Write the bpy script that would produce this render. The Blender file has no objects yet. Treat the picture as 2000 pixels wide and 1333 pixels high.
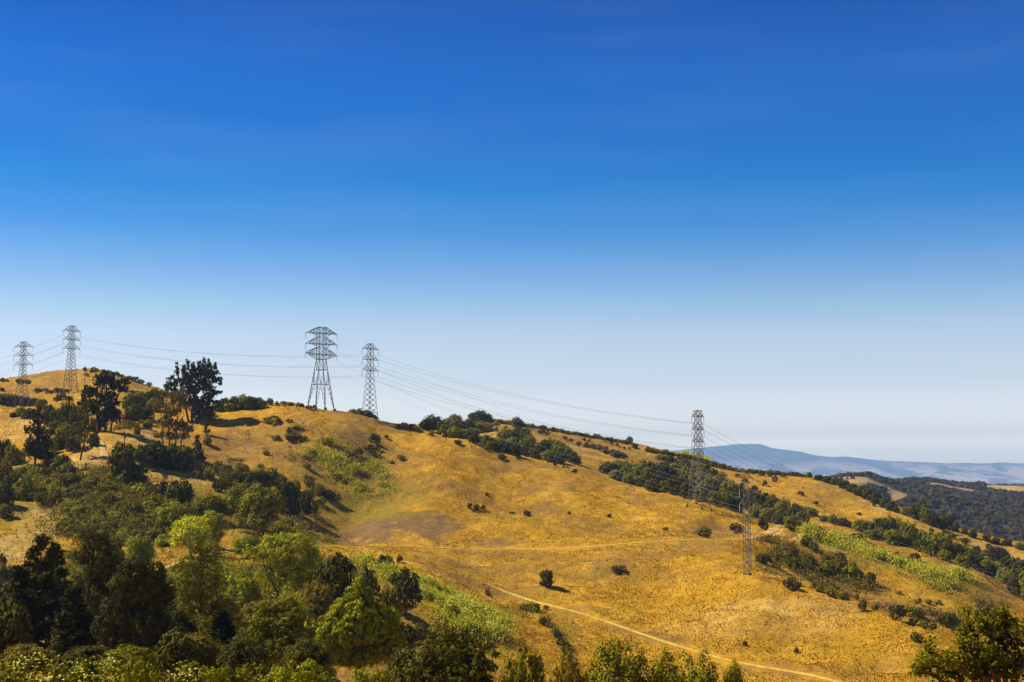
import bpy, math, random
import numpy as np
from mathutils import Vector

# ------------------------------------------------------------------ camera, world, sun, exposure
S = bpy.context.scene
C = S.collection
F = 2778.0
PITCH = math.radians(5.32)
cam_d = bpy.data.cameras.new("camera"); cam_d.lens = 50; cam_d.sensor_width = 36
cam_d.clip_start = 0.3; cam_d.clip_end = 60000
cam = bpy.data.objects.new("camera", cam_d); C.objects.link(cam)
cam.location = (0, 0, 0); cam.rotation_euler = (math.radians(90) + PITCH, 0, 0)
S.camera = cam

SUN_EL = 47.0
SUN_AZ = -77.0          # degrees clockwise from the view axis: from the left, a little beyond
sd = Vector((math.sin(math.radians(SUN_AZ)) * math.cos(math.radians(SUN_EL)),
             math.cos(math.radians(SUN_AZ)) * math.cos(math.radians(SUN_EL)), math.sin(math.radians(SUN_EL))))
sun_d = bpy.data.lights.new("sun", 'SUN'); sun_d.energy = 5.0; sun_d.angle = math.radians(0.5); sun_d.color = (1.0, 0.92, 0.74)
sun = bpy.data.objects.new("sun", sun_d); C.objects.link(sun)
sun.rotation_euler = (-sd).to_track_quat('-Z', 'Y').to_euler(); sun.location = (-300, 100, 400)

world = bpy.data.worlds.new("World"); S.world = world; world.use_nodes = True
wn = world.node_tree; wn.nodes.clear()
out = wn.nodes.new("ShaderNodeOutputWorld"); bg = wn.nodes.new("ShaderNodeBackground"); bg.inputs[1].default_value = 0.10
sky = wn.nodes.new("ShaderNodeTexSky"); sky.sky_type = 'NISHITA'; sky.sun_disc = False
sky.sun_elevation = math.radians(SUN_EL); sky.sun_rotation = math.radians(SUN_AZ)
sky.air_density = 1.0; sky.dust_density = 0.6; sky.ozone_density = 2.0
tc = wn.nodes.new("ShaderNodeTexCoord"); sx = wn.nodes.new("ShaderNodeSeparateXYZ")
ramp = wn.nodes.new("ShaderNodeValToRGB"); ramp.color_ramp.interpolation = 'LINEAR'
SKY_STOPS = [(0.0, (1, 1, 1)), (1.0, (1, 1, 1))]
SKY_STOPS = [#cal
(0.0000, (3.8800, 3.3285, 2.6725)), (0.0147, (4.0000, 3.4314, 2.7552)), (0.0265, (1.8671, 1.6304, 1.6224)), (0.0628, (1.2015, 1.0525, 1.1246)), (0.0986, (0.9724, 0.9144, 0.9770)), (0.1165, (0.7013, 0.8229, 0.9336)), (0.1344, (0.4924, 0.6685, 0.9047)), (0.1521, (0.2941, 0.5763, 0.8815)), (0.1698, (0.1305, 0.4718, 0.8526)), (0.1961, (0.0098, 0.3919, 0.8078)), (0.2222, (0.0005, 0.3214, 0.7735)), (0.2732, (0.0005, 0.2819, 0.7627)), (0.3153, (0.0005, 0.2132, 0.6626)), (0.6000, (0.0003, 0.1386, 0.4307)), (1.0000, (0.0002, 0.0853, 0.2650))]
cr = ramp.color_ramp
cr.elements[0].position = SKY_STOPS[0][0]; cr.elements[0].color = (*SKY_STOPS[0][1], 1)
cr.elements[1].position = SKY_STOPS[-1][0]; cr.elements[1].color = (*SKY_STOPS[-1][1], 1)
for p_, c_ in SKY_STOPS[1:-1]:
    e_ = cr.elements.new(p_); e_.color = (*c_, 1)
mul = wn.nodes.new("ShaderNodeMix"); mul.data_type = 'RGBA'; mul.blend_type = 'MULTIPLY'; mul.inputs[0].default_value = 1.0
wn.links.new(tc.outputs['Generated'], sx.inputs[0]); wn.links.new(sx.outputs[2], ramp.inputs[0])
wn.links.new(sky.outputs[0], mul.inputs[6]); wn.links.new(ramp.outputs[0], mul.inputs[7])
mp = wn.nodes.new("ShaderNodeMapping"); mp.inputs['Scale'].default_value = (2.0, 1.2, 14.0); mp.inputs['Rotation'].default_value = (0, 0.05, 0.3)
cn = wn.nodes.new("ShaderNodeTexNoise"); cn.inputs['Scale'].default_value = 1.6; cn.inputs['Detail'].default_value = 5; cn.inputs['Roughness'].default_value = 0.55
wn.links.new(tc.outputs['Generated'], mp.inputs[0]); wn.links.new(mp.outputs[0], cn.inputs['Vector'])
cm_ = wn.nodes.new("ShaderNodeMapRange"); cm_.inputs[1].default_value = 0.45; cm_.inputs[2].default_value = 0.8; cm_.inputs[3].default_value = 0.0; cm_.inputs[4].default_value = 0.05; wn.links.new(cn.outputs[0], cm_.inputs[0])
ci = wn.nodes.new("ShaderNodeMix"); ci.data_type = 'RGBA'; wn.links.new(cm_.outputs[0], ci.inputs[0]); wn.links.new(mul.outputs[2], ci.inputs[6]); ci.inputs[7].default_value = (5.0, 5.6, 6.4, 1)
wn.links.new(ci.outputs[2], bg.inputs[0]); wn.links.new(bg.outputs[0], out.inputs[0])

S.view_settings.view_transform = 'Standard'; S.view_settings.look = 'None'
S.view_settings.exposure = 0.6; S.view_settings.gamma = 1.0
S.render.engine = 'CYCLES'
S.cycles.use_denoising = True; S.cycles.denoiser = 'OPENIMAGEDENOISE'
S.cycles.denoising_input_passes = 'RGB_ALBEDO_NORMAL'; S.cycles.denoising_prefilter = 'ACCURATE'
S.cycles.max_bounces = 5; S.cycles.diffuse_bounces = 2; S.cycles.glossy_bounces = 1
S.cycles.transmission_bounces = 2; S.cycles.volume_bounces = 0; S.cycles.transparent_max_bounces = 4
S.cycles.caustics_reflective = False; S.cycles.caustics_refractive = False
S.render.film_transparent = False

rng = np.random.default_rng(11)
random.seed(5)

# ------------------------------------------------------------------ helpers
def tag(o, label=None, cat=None, group=None, kind=None):
    if label: o['label'] = label
    if cat: o['category'] = cat
    if group: o['group'] = group
    if kind: o['kind'] = kind
    return o

def empty(name, loc=(0, 0, 0)):
    o = bpy.data.objects.new(name, None); C.objects.link(o); o.location = loc; o.empty_display_size = 0.5
    return o

def mesh_np(name, V, Q, mat=None, smooth=False):
    """Q: (n,k) faces with k = 3 or 4"""
    V = np.asarray(V, dtype=np.float32); Q = np.asarray(Q, dtype=np.int32)
    me = bpy.data.meshes.new(name); n, k = Q.shape
    me.vertices.add(len(V)); me.vertices.foreach_set("co", V.ravel())
    me.loops.add(n * k); me.loops.foreach_set("vertex_index", Q.ravel())
    me.polygons.add(n); me.polygons.foreach_set("loop_start", np.arange(n, dtype=np.int32) * k)
    me.polygons.foreach_set("use_smooth", np.full(n, smooth, dtype=bool))
    if mat is not None: me.materials.append(mat)
    me.update(calc_edges=True)
    return me

def link(name, me, parent=None, loc=None):
    o = bpy.data.objects.new(name, me); C.objects.link(o)
    if parent is not None: o.parent = parent
    if loc is not None: o.location = loc
    return o

def set_mat(o, m):
    if len(o.data.materials) == 0: o.data.materials.append(m)
    o.material_slots[0].link = 'OBJECT'; o.material_slots[0].material = m

# --- noise
def _hash(ix, iy, seed):
    h = (ix.astype(np.int64) * 374761393 + iy.astype(np.int64) * 668265263 + seed * 974634777) & 0xffffffff
    h = ((h ^ (h >> 13)) * 1274126177) & 0xffffffff
    return ((h ^ (h >> 16)) & 0xffff) / 65535.0

def vnoise(x, y, lam, seed=0):
    x = np.asarray(x, float) / lam + 1000.0; y = np.asarray(y, float) / lam + 1000.0
    ix = np.floor(x); iy = np.floor(y); fx = x - ix; fy = y - iy
    fx = fx * fx * (3 - 2 * fx); fy = fy * fy * (3 - 2 * fy)
    a = _hash(ix, iy, seed); b = _hash(ix + 1, iy, seed); c = _hash(ix, iy + 1, seed); d = _hash(ix + 1, iy + 1, seed)
    return ((a * (1 - fx) + b * fx) * (1 - fy) + (c * (1 - fx) + d * fx) * fy) * 2 - 1

def pchip_m(x, y):
    h = np.diff(x); d = np.diff(y) / h; m = np.zeros_like(y)
    w1 = 2 * h[1:] + h[:-1]; w2 = h[1:] + 2 * h[:-1]
    ok = d[:-1] * d[1:] > 0
    with np.errstate(divide='ignore', invalid='ignore'):
        mm = (w1 + w2) / (w1 / d[:-1] + w2 / d[1:])
    m[1:-1] = np.where(ok, mm, 0); m[0] = d[0]; m[-1] = d[-1]
    return m

def pchip(x, y, q):
    x = np.asarray(x, float); y = np.asarray(y, float); m = pchip_m(x, y); q = np.clip(q, x[0], x[-1])
    i = np.clip(np.searchsorted(x, q, side='right') - 1, 0, len(x) - 2); h = x[i + 1] - x[i]; s = (q - x[i]) / h
    return ((2 * s**3 - 3 * s**2 + 1) * y[i] + (s**3 - 2 * s**2 + s) * h * m[i] + (-2 * s**3 + 3 * s**2) * y[i + 1] + (s**3 - s**2) * h * m[i + 1])

# --- directions of sight of the surveyed points (the photograph's 2000 px frame)
cP, sP = math.cos(PITCH), math.sin(PITCH)
def ray(px, py):
    a = 666.5 - py; dy = F * cP - a * sP
    return (px - 1000.0) / dy, (F * sP + a * cP) / dy        # t = x/y, k = z/y
def py_of(k): return 666.5 - F * math.tan(math.atan(k) - PITCH)
def at(px, py, Y):
    t, k = ray(px, py); return Vector((t * Y, Y, k * Y))

# ------------------------------------------------------------------ terrain
def zl(*p): return [(px, Y, py_of(z / Y)) for px, Y, z in p]
LINES = [
 zl((-900, 2, -1.7), (2900, 2, -1.7)),
 zl((-900, 20, -4.5), (2900, 20, -4.5)),
 zl((-900, 60, -12), (2900, 60, -11.5)),
 zl((-900, 120, -17), (0, 120, -17), (400, 120, -18.5), (600, 120, -20), (800, 120, -22), (1000, 120, -24), (1750, 120, -25), (2000, 120, -23), (2900, 120, -20)),
 zl((-900, 220, -28), (0, 220, -28.5), (400, 220, -28), (600, 220, -28), (800, 220, -34), (1000, 220, -43), (1250, 220, -48), (1500, 220, -50), (1750, 220, -50), (2000, 220, -46), (2900, 220, -38)),
 zl((-900, 310, -34), (0, 310, -34), (400, 310, -32), (600, 310, -32), (800, 310, -42), (1000, 310, -55), (1250, 310, -62), (1500, 310, -64), (1750, 310, -62), (2000, 310, -56), (2900, 310, -46)),
 [(-900, 400, 1150), (0, 400, 1140), (200, 400, 1130), (400, 400, 1112), (600, 400, 1130), (800, 385, 1180), (1000, 385, 1262), (1250, 380, 1330), (1500, 380, 1335), (1600, 375, 1335), (1750, 370, 1333), (2000, 350, 1390), (2900, 340, 1400)],
 [(-900, 470, 1050), (0, 470, 1050), (200, 470, 1052), (400, 470, 1062), (600, 470, 1078), (800, 470, 1100), (1000, 470, 1165), (1250, 470, 1175), (1460, 486, 1125), (1550, 480, 1147), (1650, 460, 1172), (1750, 440, 1205), (1850, 420, 1247), (2000, 400, 1302), (2900, 380, 1400)],
 [(-900, 540, 960), (0, 540, 960), (200, 540, 952), (400, 540, 985), (600, 550, 1022), (700, 550, 1058), (1000, 560, 1068), (1250, 560, 1068), (1400, 560, 1060), (1460, 560, 1068), (1500, 540, 1095), (1600, 522, 1142), (1750, 492, 1213), (1850, 478, 1262), (2000, 465, 1325), (2900, 450, 1420)],
 [(-900, 620, 900), (0, 620, 905), (200, 630, 855), (400, 640, 900), (600, 640, 930), (800, 640, 962), (1000, 640, 990), (1250, 640, 1010), (1400, 640, 1022), (1490, 620, 1040), (1570, 620, 1032), (1600, 632, 1036), (1750, 640, 1063), (1850, 630, 1089), (1920, 620, 1120), (2000, 610, 1168), (2900, 560, 1380)],
 [(-900, 760, 820), (0, 760, 812), (200, 760, 805), (330, 780, 806), (430, 800, 796), (560, 785, 790), (627, 772, 802), (680, 772, 810), (740, 775, 825), (860, 770, 846), (1000, 760, 886), (1100, 745, 912), (1200, 735, 946), (1300, 722, 961), (1400, 702, 984), (1480, 680, 1018), (1550, 690, 1033), (1600, 700, 1043), (1750, 700, 1086), (1850, 690, 1116), (2000, 680, 1187), (2900, 640, 1330)],
 [(-900, 850, 805), (0, 850, 803), (200, 860, 793), (330, 870, 800), (430, 880, 818), (600, 880, 850), (800, 880, 878), (900, 880, 872), (1000, 870, 905), (1130, 855, 922), (1200, 850, 950), (1300, 830, 975), (1400, 805, 1000), (1500, 785, 1028), (1600, 765, 1028), (1700, 780, 1050), (1750, 770, 1071), (1850, 760, 1108), (2000, 740, 1177), (2900, 700, 1290)],
 [(-900, 940, 795), (0, 940, 798), (42, 942, 796), (137, 962, 767), (200, 960, 757), (300, 950, 785), (400, 950, 805), (600, 950, 845), (800, 960, 855), (900, 970, 855), (1000, 980, 850), (1080, 980, 872), (1200, 975, 905), (1400, 950, 955), (1600, 930, 985), (1750, 900, 1012), (1850, 880, 1047), (2000, 850, 1112), (2900, 800, 1240)],
 [(-900, 1040, 800), (-300, 1040, 775), (0, 1040, 742), (60, 1045, 733), (130, 1050, 725), (180, 1050, 722), (240, 1050, 736), (300, 1050, 754), (400, 1050, 788), (500, 1050, 805), (700, 1100, 838), (800, 1120, 834), (880, 1125, 832), (960, 1130, 823), (1030, 1130, 833), (1100, 1130, 844), (1230, 1120, 867), (1350, 1110, 892), (1450, 1100, 920), (1560, 1085, 929), (1650, 1050, 948), (1750, 1000, 989), (1850, 980, 1027), (2000, 940, 1064), (2900, 880, 1200)],
 [(-900, 1400, 880), (0, 1400, 880), (1000, 1400, 920), (1500, 1400, 985), (1750, 1350, 1050), (2000, 1300, 1120), (2900, 1300, 1200)],
 [(-900, 1900, 1120), (2900, 1900, 1120)],
]
def build_cols(lines, T):
    YK, ZK = [], []
    for L in lines:
        t = []; Y = []; Z = []
        for px, y, py in L:
            a, k = ray(px, py); t.append(a); Y.append(y); Z.append(k)
        t = np.array(t); YK.append(pchip(t, np.array(Y, float), T)); ZK.append(pchip(t, np.array(Z), T))
    YK = np.array(YK); ZK = np.array(ZK) * YK
    for i in range(1, len(YK)): YK[i] = np.maximum(YK[i], YK[i - 1] + 6)
    return YK, ZK
T = np.concatenate([np.arange(-0.95, -0.42, 0.02), np.arange(-0.42, 0.42, 0.0014), np.arange(0.42, 0.96, 0.02)])
YR = np.concatenate([np.arange(2, 60, 3.0), np.arange(60, 330, 5.0), np.arange(330, 830, 1.5), np.arange(830, 1165, 2.5), np.arange(1165, 1901, 24.5)])
YK, ZK = build_cols(LINES, T)
Z0 = np.empty((len(T), len(YR)))
for i in range(len(T)): Z0[i] = pchip(YK[:, i], ZK[:, i], YR)
# soften across the columns a little so that neighbouring survey points melt together
for _ in range(6):
    Z0[1:-1] = 0.25 * Z0[:-2] + 0.5 * Z0[1:-1] + 0.25 * Z0[2:]
XX = T[:, None] * YR[None, :]; YY = np.broadcast_to(YR[None, :], XX.shape)

def lookup(Z, x, y):
    x = np.asarray(x, float); y = np.asarray(y, float); t = x / np.maximum(y, 1e-3)
    i = np.clip(np.searchsorted(T, t) - 1, 0, len(T) - 2); j = np.clip(np.searchsorted(YR, y) - 1, 0, len(YR) - 2)
    a = np.clip((t - T[i]) / (T[i + 1] - T[i]), 0, 1); b = np.clip((y - YR[j]) / (YR[j + 1] - YR[j]), 0, 1)
    return (Z[i, j] * (1 - a) + Z[i + 1, j] * a) * (1 - b) + (Z[i, j + 1] * (1 - a) + Z[i + 1, j + 1] * a) * b
_yy = np.concatenate([np.arange(40, 330, 2.0), np.arange(330, 1180, 0.5)])
def cast(px, py, Z=None, ymin=40):
    Z = ZT if Z is None else Z
    t, k = ray(px, py); zz = lookup(Z, t * _yy, _yy)
    hit = np.nonzero((zz >= k * _yy) & (_yy > ymin))[0]
    if len(hit) == 0:
        j = int(np.argmax(np.where(_yy > ymin, zz / _yy, -9)))
    else: j = hit[0]
    y = float(_yy[j]); return Vector((t * y, y, float(zz[j])))

ROADS = {
 'main': ([(262, 1117), (290, 1112), (340, 1103), (400, 1089), (455, 1078), (520, 1074), (600, 1070), (680, 1070), (800, 1068), (950, 1068), (1100, 1072), (1200, 1071), (1300, 1066), (1400, 1058), (1460, 1050), (1495, 1043), (1518, 1034), (1520, 1026), (1500, 1019)], 3.0),
 'track': ([(730, 1088), (780, 1101), (850, 1120), (930, 1142), (1000, 1162), (1100, 1194), (1200, 1226), (1300, 1258), (1400, 1286), (1500, 1308), (1600, 1331), (1660, 1345)], 2.0),
 'left': ([(196, 862), (200, 874), (204, 886), (208, 900), (196, 908), (160, 905), (120, 902), (60, 905), (20, 910), (-40, 915)], 2.2),
 'upper': ([(1150, 868), (1185, 867), (1215, 865), (1250, 862)], 2.5),
}
def chaikin(P, n=3):
    for _ in range(n):
        Q = [P[0]]
        for a, b in zip(P[:-1], P[1:]): Q += [a * 0.75 + b * 0.25, a * 0.25 + b * 0.75]
        P = Q + [P[-1]]
    return P
road_pts = {}
for k_, (pts, w_) in ROADS.items():
    P = [cast(px, py, Z0) for px, py in pts]
    P = chaikin(P); R_ = [P[0]]
    for p in P[1:]:
        if (p - R_[-1]).length > 1.5: R_.append(p)
    A = np.array([tuple(p) for p in R_])
    for _ in range(12): A[1:-1] = 0.25 * A[:-2] + 0.5 * A[1:-1] + 0.25 * A[2:]
    A[:, 2] = lookup(Z0, A[:, 0], A[:, 1])
    for _ in range(10): A[1:-1, 2] = 0.25 * A[:-2, 2] + 0.5 * A[1:-1, 2] + 0.25 * A[2:, 2]
    road_pts[k_] = A

def relief(x, y):
    d = np.clip((y - 40) / 200, 0.1, 1)
    n = 1.0 * vnoise(x, y, 55, 1) + 1.1 * vnoise(x, y, 24, 2) + 0.8 * vnoise(x + 0.4 * y, y * 1.3, 12, 3) + 0.5 * vnoise(x, y * 1.4, 6.2, 4) + 0.28 * vnoise(x, y, 2.6, 5)
    return n * d
ZT = Z0 + relief(XX, YY)
# gentle mounds and hollows seen on the slope
for (px, py, r, h) in [(1215, 1112, 9, 2.6), (1040, 1250, 16, 2.5), (700, 980, 14, -2.0), (820, 1030, 22, 1.8), (1250, 1000, 20, 1.6), (1380, 1035, 16, -1.6), (1000, 975, 22, -1.4), (860, 930, 18, 1.6), (560, 850, 16, -1.5)]:
    p = cast(px, py, Z0); ZT += h * np.exp(-((XX - p.x)**2 + (YY - p.y)**2) / (2 * r * r))
def channel(pts, depth, width):
    P = [cast(px, py, Z0) for px, py in pts]; P = chaikin(P, 2); best = np.full(ZT.shape, 1e9)
    for a, b in zip(P[:-1], P[1:]):
        dx, dy = b.x - a.x, b.y - a.y; L2 = dx * dx + dy * dy + 1e-9; u = np.clip(((XX - a.x) * dx + (YY - a.y) * dy) / L2, 0, 1); d = (XX - a.x - u * dx)**2 + (YY - a.y - u * dy)**2; best = np.minimum(best, d)
    return -depth * np.exp(-best / (2 * width * width))
ZT += channel([(775, 852), (765, 890), (740, 930), (690, 970), (640, 1000), (615, 1030)], 6.0, 15)
ZT += channel([(590, 850), (640, 900), (690, 940), (720, 955)], 2.5, 9)
ZT += channel([(1000, 905), (985, 960), (940, 1000), (880, 1030)], 2.6, 14)
ZT += channel([(1240, 968), (1235, 1000), (1200, 1040)], 2.2, 12)
ZT += channel([(1420, 1005), (1400, 1035), (1390, 1052)], 2.0, 7)
ZT += channel([(1500, 1085), (1580, 1118), (1650, 1140), (1720, 1175)], 3.0, 8)
ZT += channel([(1640, 975), (1680, 1010), (1700, 1030)], 3.0, 16)
ZT += channel([(880, 1085), (940, 1120), (1010, 1150)], 1.2, 8)
ZT += channel([(1300, 1150), (1360, 1220), (1420, 1280)], 1.8, 12)
ZT += channel([(1560, 1200), (1620, 1240), (1700, 1290)], 1.8, 12)
ZT += channel([(480, 830), (460, 880), (450, 910)], 2.5, 12)
# benches cut for the tracks
DIRT = np.zeros_like(ZT)
for k_, A in road_pts.items():
    hw = ROADS[k_][1]; A[:, 2] = lookup(ZT, A[:, 0], A[:, 1])
    for _ in range(30): A[1:-1, 2] = 0.25 * A[:-2, 2] + 0.5 * A[1:-1, 2] + 0.25 * A[2:, 2]
    m = (XX > A[:, 0].min() - 15) & (XX < A[:, 0].max() + 15) & (YY > A[:, 1].min() - 15) & (YY < A[:, 1].max() + 15)
    idx = np.nonzero(m); xs = XX[idx]; ys = YY[idx]; best = np.full(len(xs), 1e9); bz = np.zeros(len(xs)); by = np.zeros(len(xs))
    for a in A:
        d = (xs - a[0])**2 + (ys - a[1])**2; c = d < best; best[c] = d[c]; bz[c] = a[2]; by[c] = a[1]
    d = np.sqrt(best); w = np.clip(1 - (d - hw * 1.1) / (hw * 1.3), 0, 1); w = w * w * (3 - 2 * w)
    fill = (ys < by) & (d < hw + 13)      # the bank falls away on the downhill side
    ZT[idx] = np.where(fill, np.minimum(ZT[idx], bz - 0.1 - 0.05 * np.maximum(d - hw, 0)), ZT[idx])
    ZT[idx] = ZT[idx] * (1 - w) + (bz - 0.15) * w
    DIRT[idx] = np.maximum(DIRT[idx], np.clip(1.3 - (d - hw) / 2.0, 0, 1))

# colour patches of the ground, brown also painting in slope shade (dried thatch, greener hollows, bare pale grass)
BR = np.zeros_like(ZT); GR = np.zeros_like(ZT); PA = np.zeros_like(ZT)
wx = XX + 7 * vnoise(XX, YY, 26, 21) + 3.0 * vnoise(XX, YY, 9, 22); wy = YY + 12 * vnoise(XX, YY, 26, 23) + 4 * vnoise(XX, YY, 9, 24)
PATCH = [ # kind, px, py, rpx, rdepth(m), weight
 ('b', 700, 1030, 45, 24, 1.5), ('b', 790, 1020, 65, 20, 1.6), ('b', 840, 1045, 40, 14, 1.3), ('b', 960, 1055, 40, 8, .9), ('b', 730, 1055, 60, 8, .9),
 ('b', 1050, 985, 80, 14, .7), ('b', 1150, 1020, 60, 14, .5), ('b', 900, 960, 60, 14, .55), ('b', 1380, 1035, 60, 12, .8), ('b', 1440, 1030, 40, 14, .8), ('b', 1300, 1050, 60, 6, .6),
 ('b', 470, 870, 70, 40, .8), ('b', 560, 850, 60, 30, .6), ('b', 540, 900, 60, 26, .5), ('b', 720, 870, 90, 30, .9), ('b', 770, 910, 50, 24, .9), ('b', 700, 900, 60, 30, .7), ('b', 800, 1075, 160, 4, .7), ('b', 1000, 1078, 160, 4, .6), ('b', 1200, 1082, 160, 4, .6), ('b', 1380, 1070, 90, 4, .7), ('b', 820, 955, 60, 8, .6), ('b', 1120, 940, 80, 12, .5), ('b', 850, 1090, 90, 8, .7), ('b', 950, 1110, 50, 12, .6), ('b', 640, 900, 60, 30, .5),
 ('b', 1215, 1112, 34, 9, .9), ('b', 1270, 1245, 90, 8, .7), ('b', 1100, 1205, 60, 8, .6), ('b', 1450, 1300, 60, 6, .6), ('b', 1500, 1230, 100, 10, .3), ('b', 1620, 1180, 60, 8, .4),
 ('b', 1600, 1120, 70, 30, .8), ('b', 1680, 1140, 60, 22, .7), ('b', 1540, 1075, 60, 14, .5), ('b', 1780, 1190, 60, 14, .6), ('b', 1850, 1080, 60, 14, .6), ('b', 1760, 1065, 60, 12, .5), ('b', 1920, 1150, 60, 16, .5),
 ('b', 1660, 965, 70, 30, .55), ('b', 1150, 860, 70, 30, .55), ('b', 60, 770, 90, 50, .6), ('b', 60, 740, 60, 30, .4), ('b', 240, 745, 40, 30, .4),
 ('g', 640, 900, 60, 40, .8), ('g', 740, 960, 80, 30, 1), ('g', 690, 940, 90, 30, .8), ('g', 650, 985, 40, 26, .8), ('g', 740, 985, 60, 8, .8), ('g', 950, 1010, 70, 8, .7), ('g', 1020, 1010, 40, 6, .6),
 ('g', 720, 1110, 60, 20, 1), ('g', 800, 1140, 80, 20, 1), ('g', 900, 1180, 90, 20, 1), ('g', 960, 1210, 60, 14, 1), ('g', 900, 1250, 70, 16, .8), ('g', 1040, 1200, 60, 8, .7),
 ('g', 1095, 1260, 22, 16, .8), ('g', 1500, 1110, 40, 14, .9), ('g', 1580, 1140, 60, 12, .9), ('g', 1650, 1165, 50, 10, .7), ('g', 1620, 1050, 60, 20, 1), ('g', 1720, 1085, 80, 20, 1), ('g', 1840, 1130, 70, 20, .8),
 ('g', 1900, 1180, 60, 20, .5), ('g', 1300, 1035, 60, 8, .5), ('g', 1660, 1020, 100, 14, .5), ('g', 1820, 1020, 60, 20, .6), ('g', 1180, 1125, 90, 6, .4), ('g', 1370, 885, 40, 30, .8), ('g', 1260, 890, 60, 20, .4), ('g', 230, 745, 60, 30, .4),
 ('g', 1240, 1060, 80, 6, .3), ('g', 120, 980, 200, 60, .6), ('g', 400, 1000, 140, 60, .8), ('g', 540, 1000, 60, 50, .8), ('g', 300, 1180, 400, 90, .6), ('g', 1640, 1250, 60, 10, .3), ('g', 1560, 1250, 60, 8, .3), ('g', 610, 1050, 50, 40, .9),
 ('p', 100, 1000, 60, 20, .9), ('p', 50, 1060, 60, 30, 1), ('p', 1570, 1045, 40, 12, .8), ('p', 1480, 1040, 30, 10, .6), ('p', 255, 850, 40, 30, .8), ('p', 180, 900, 60, 16, .8), ('p', 330, 935, 60, 20, .8), ('p', 380, 960, 40, 18, .8),
 ('p', 1100, 870, 60, 20, .5), ('p', 1250, 955, 100, 14, .45), ('p', 1900, 1060, 100, 20, .5), ('p', 1500, 1190, 160, 16, .4), ('p', 950, 850, 60, 30, .6), ('p', 1640, 1020, 60, 14, .5), ('p', 50, 840, 60, 40, .5), ('p', 1750, 1000, 40, 30, .4)]
for kd, px, py, rp, rd, w in PATCH:
    p = cast(px, py, Z0); rx = rp * p.y / F
    g = w * np.clip(1.25 - ((wx - p.x) / rx)**2 * 0.6 - ((wy - p.y) / (rd * 1.1))**2 * 0.6, 0, 1)
    A_ = BR if kd == 'b' else GR if kd == 'g' else PA
    np.maximum(A_, g, out=A_)
for A_, sd_ in ((BR, 31), (GR, 32), (PA, 33)):
    A_ *= np.clip(0.82 + 0.5 * vnoise(XX, YY, 7, sd_) + 0.3 * vnoise(XX, YY, 3, sd_ + 5), 0, 1)
BR = np.maximum(BR, np.clip(1.5 * (0.45 * vnoise(XX * 0.6 - 0.2 * YY, YY, 34, 41) + 0.42 * vnoise(XX * 0.5 - 0.2 * YY, YY, 13, 42) + 0.3 * vnoise(XX * 0.6, YY, 5.5, 43)) - 0.12 , 0, 0.6))  # streaky brown noise that paints darker shading across the slope

# ------------------------------------------------------------------ materials
def new_mat(name):
    m = bpy.data.materials.new(name); m.use_nodes = True; nt = m.node_tree; nt.nodes.clear()
    o = nt.nodes.new("ShaderNodeOutputMaterial"); b = nt.nodes.new("ShaderNodeBsdfPrincipled")
    nt.links.new(b.outputs[0], o.inputs[0]); b.inputs['Roughness'].default_value = 0.9
    b.inputs['Specular IOR Level'].default_value = 0.15
    return m, nt, b, o
def mixc(nt, fac, a, b, mode='MIX'):
    n = nt.nodes.new("ShaderNodeMix"); n.data_type = 'RGBA'; n.blend_type = mode
    for sck, v in ((n.inputs[0], fac), (n.inputs[6], a), (n.inputs[7], b)):
        if hasattr(v, 'is_output') or isinstance(v, bpy.types.NodeSocket): nt.links.new(v, sck)
        elif isinstance(v, (int, float)): sck.default_value = v
        else: sck.default_value = (*v, 1)
    return n.outputs[2]
def noise(nt, vec, scale, detail=4, rough=0.6, mapping=None):
    n = nt.nodes.new("ShaderNodeTexNoise"); n.inputs['Scale'].default_value = scale; n.inputs['Detail'].default_value = detail
    n.inputs['Roughness'].default_value = rough
    if mapping:
        mp = nt.nodes.new("ShaderNodeMapping"); mp.inputs['Scale'].default_value = mapping; nt.links.new(vec, mp.inputs[0]); vec = mp.outputs[0]
    nt.links.new(vec, n.inputs['Vector']); return n.outputs[0]
def curve(nt, v, lo, hi, a=0.0, b=1.0):
    n = nt.nodes.new("ShaderNodeMapRange"); n.inputs[1].default_value = lo; n.inputs[2].default_value = hi
    n.inputs[3].default_value = a; n.inputs[4].default_value = b; nt.links.new(v, n.inputs[0]); return n.outputs[0]

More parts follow.
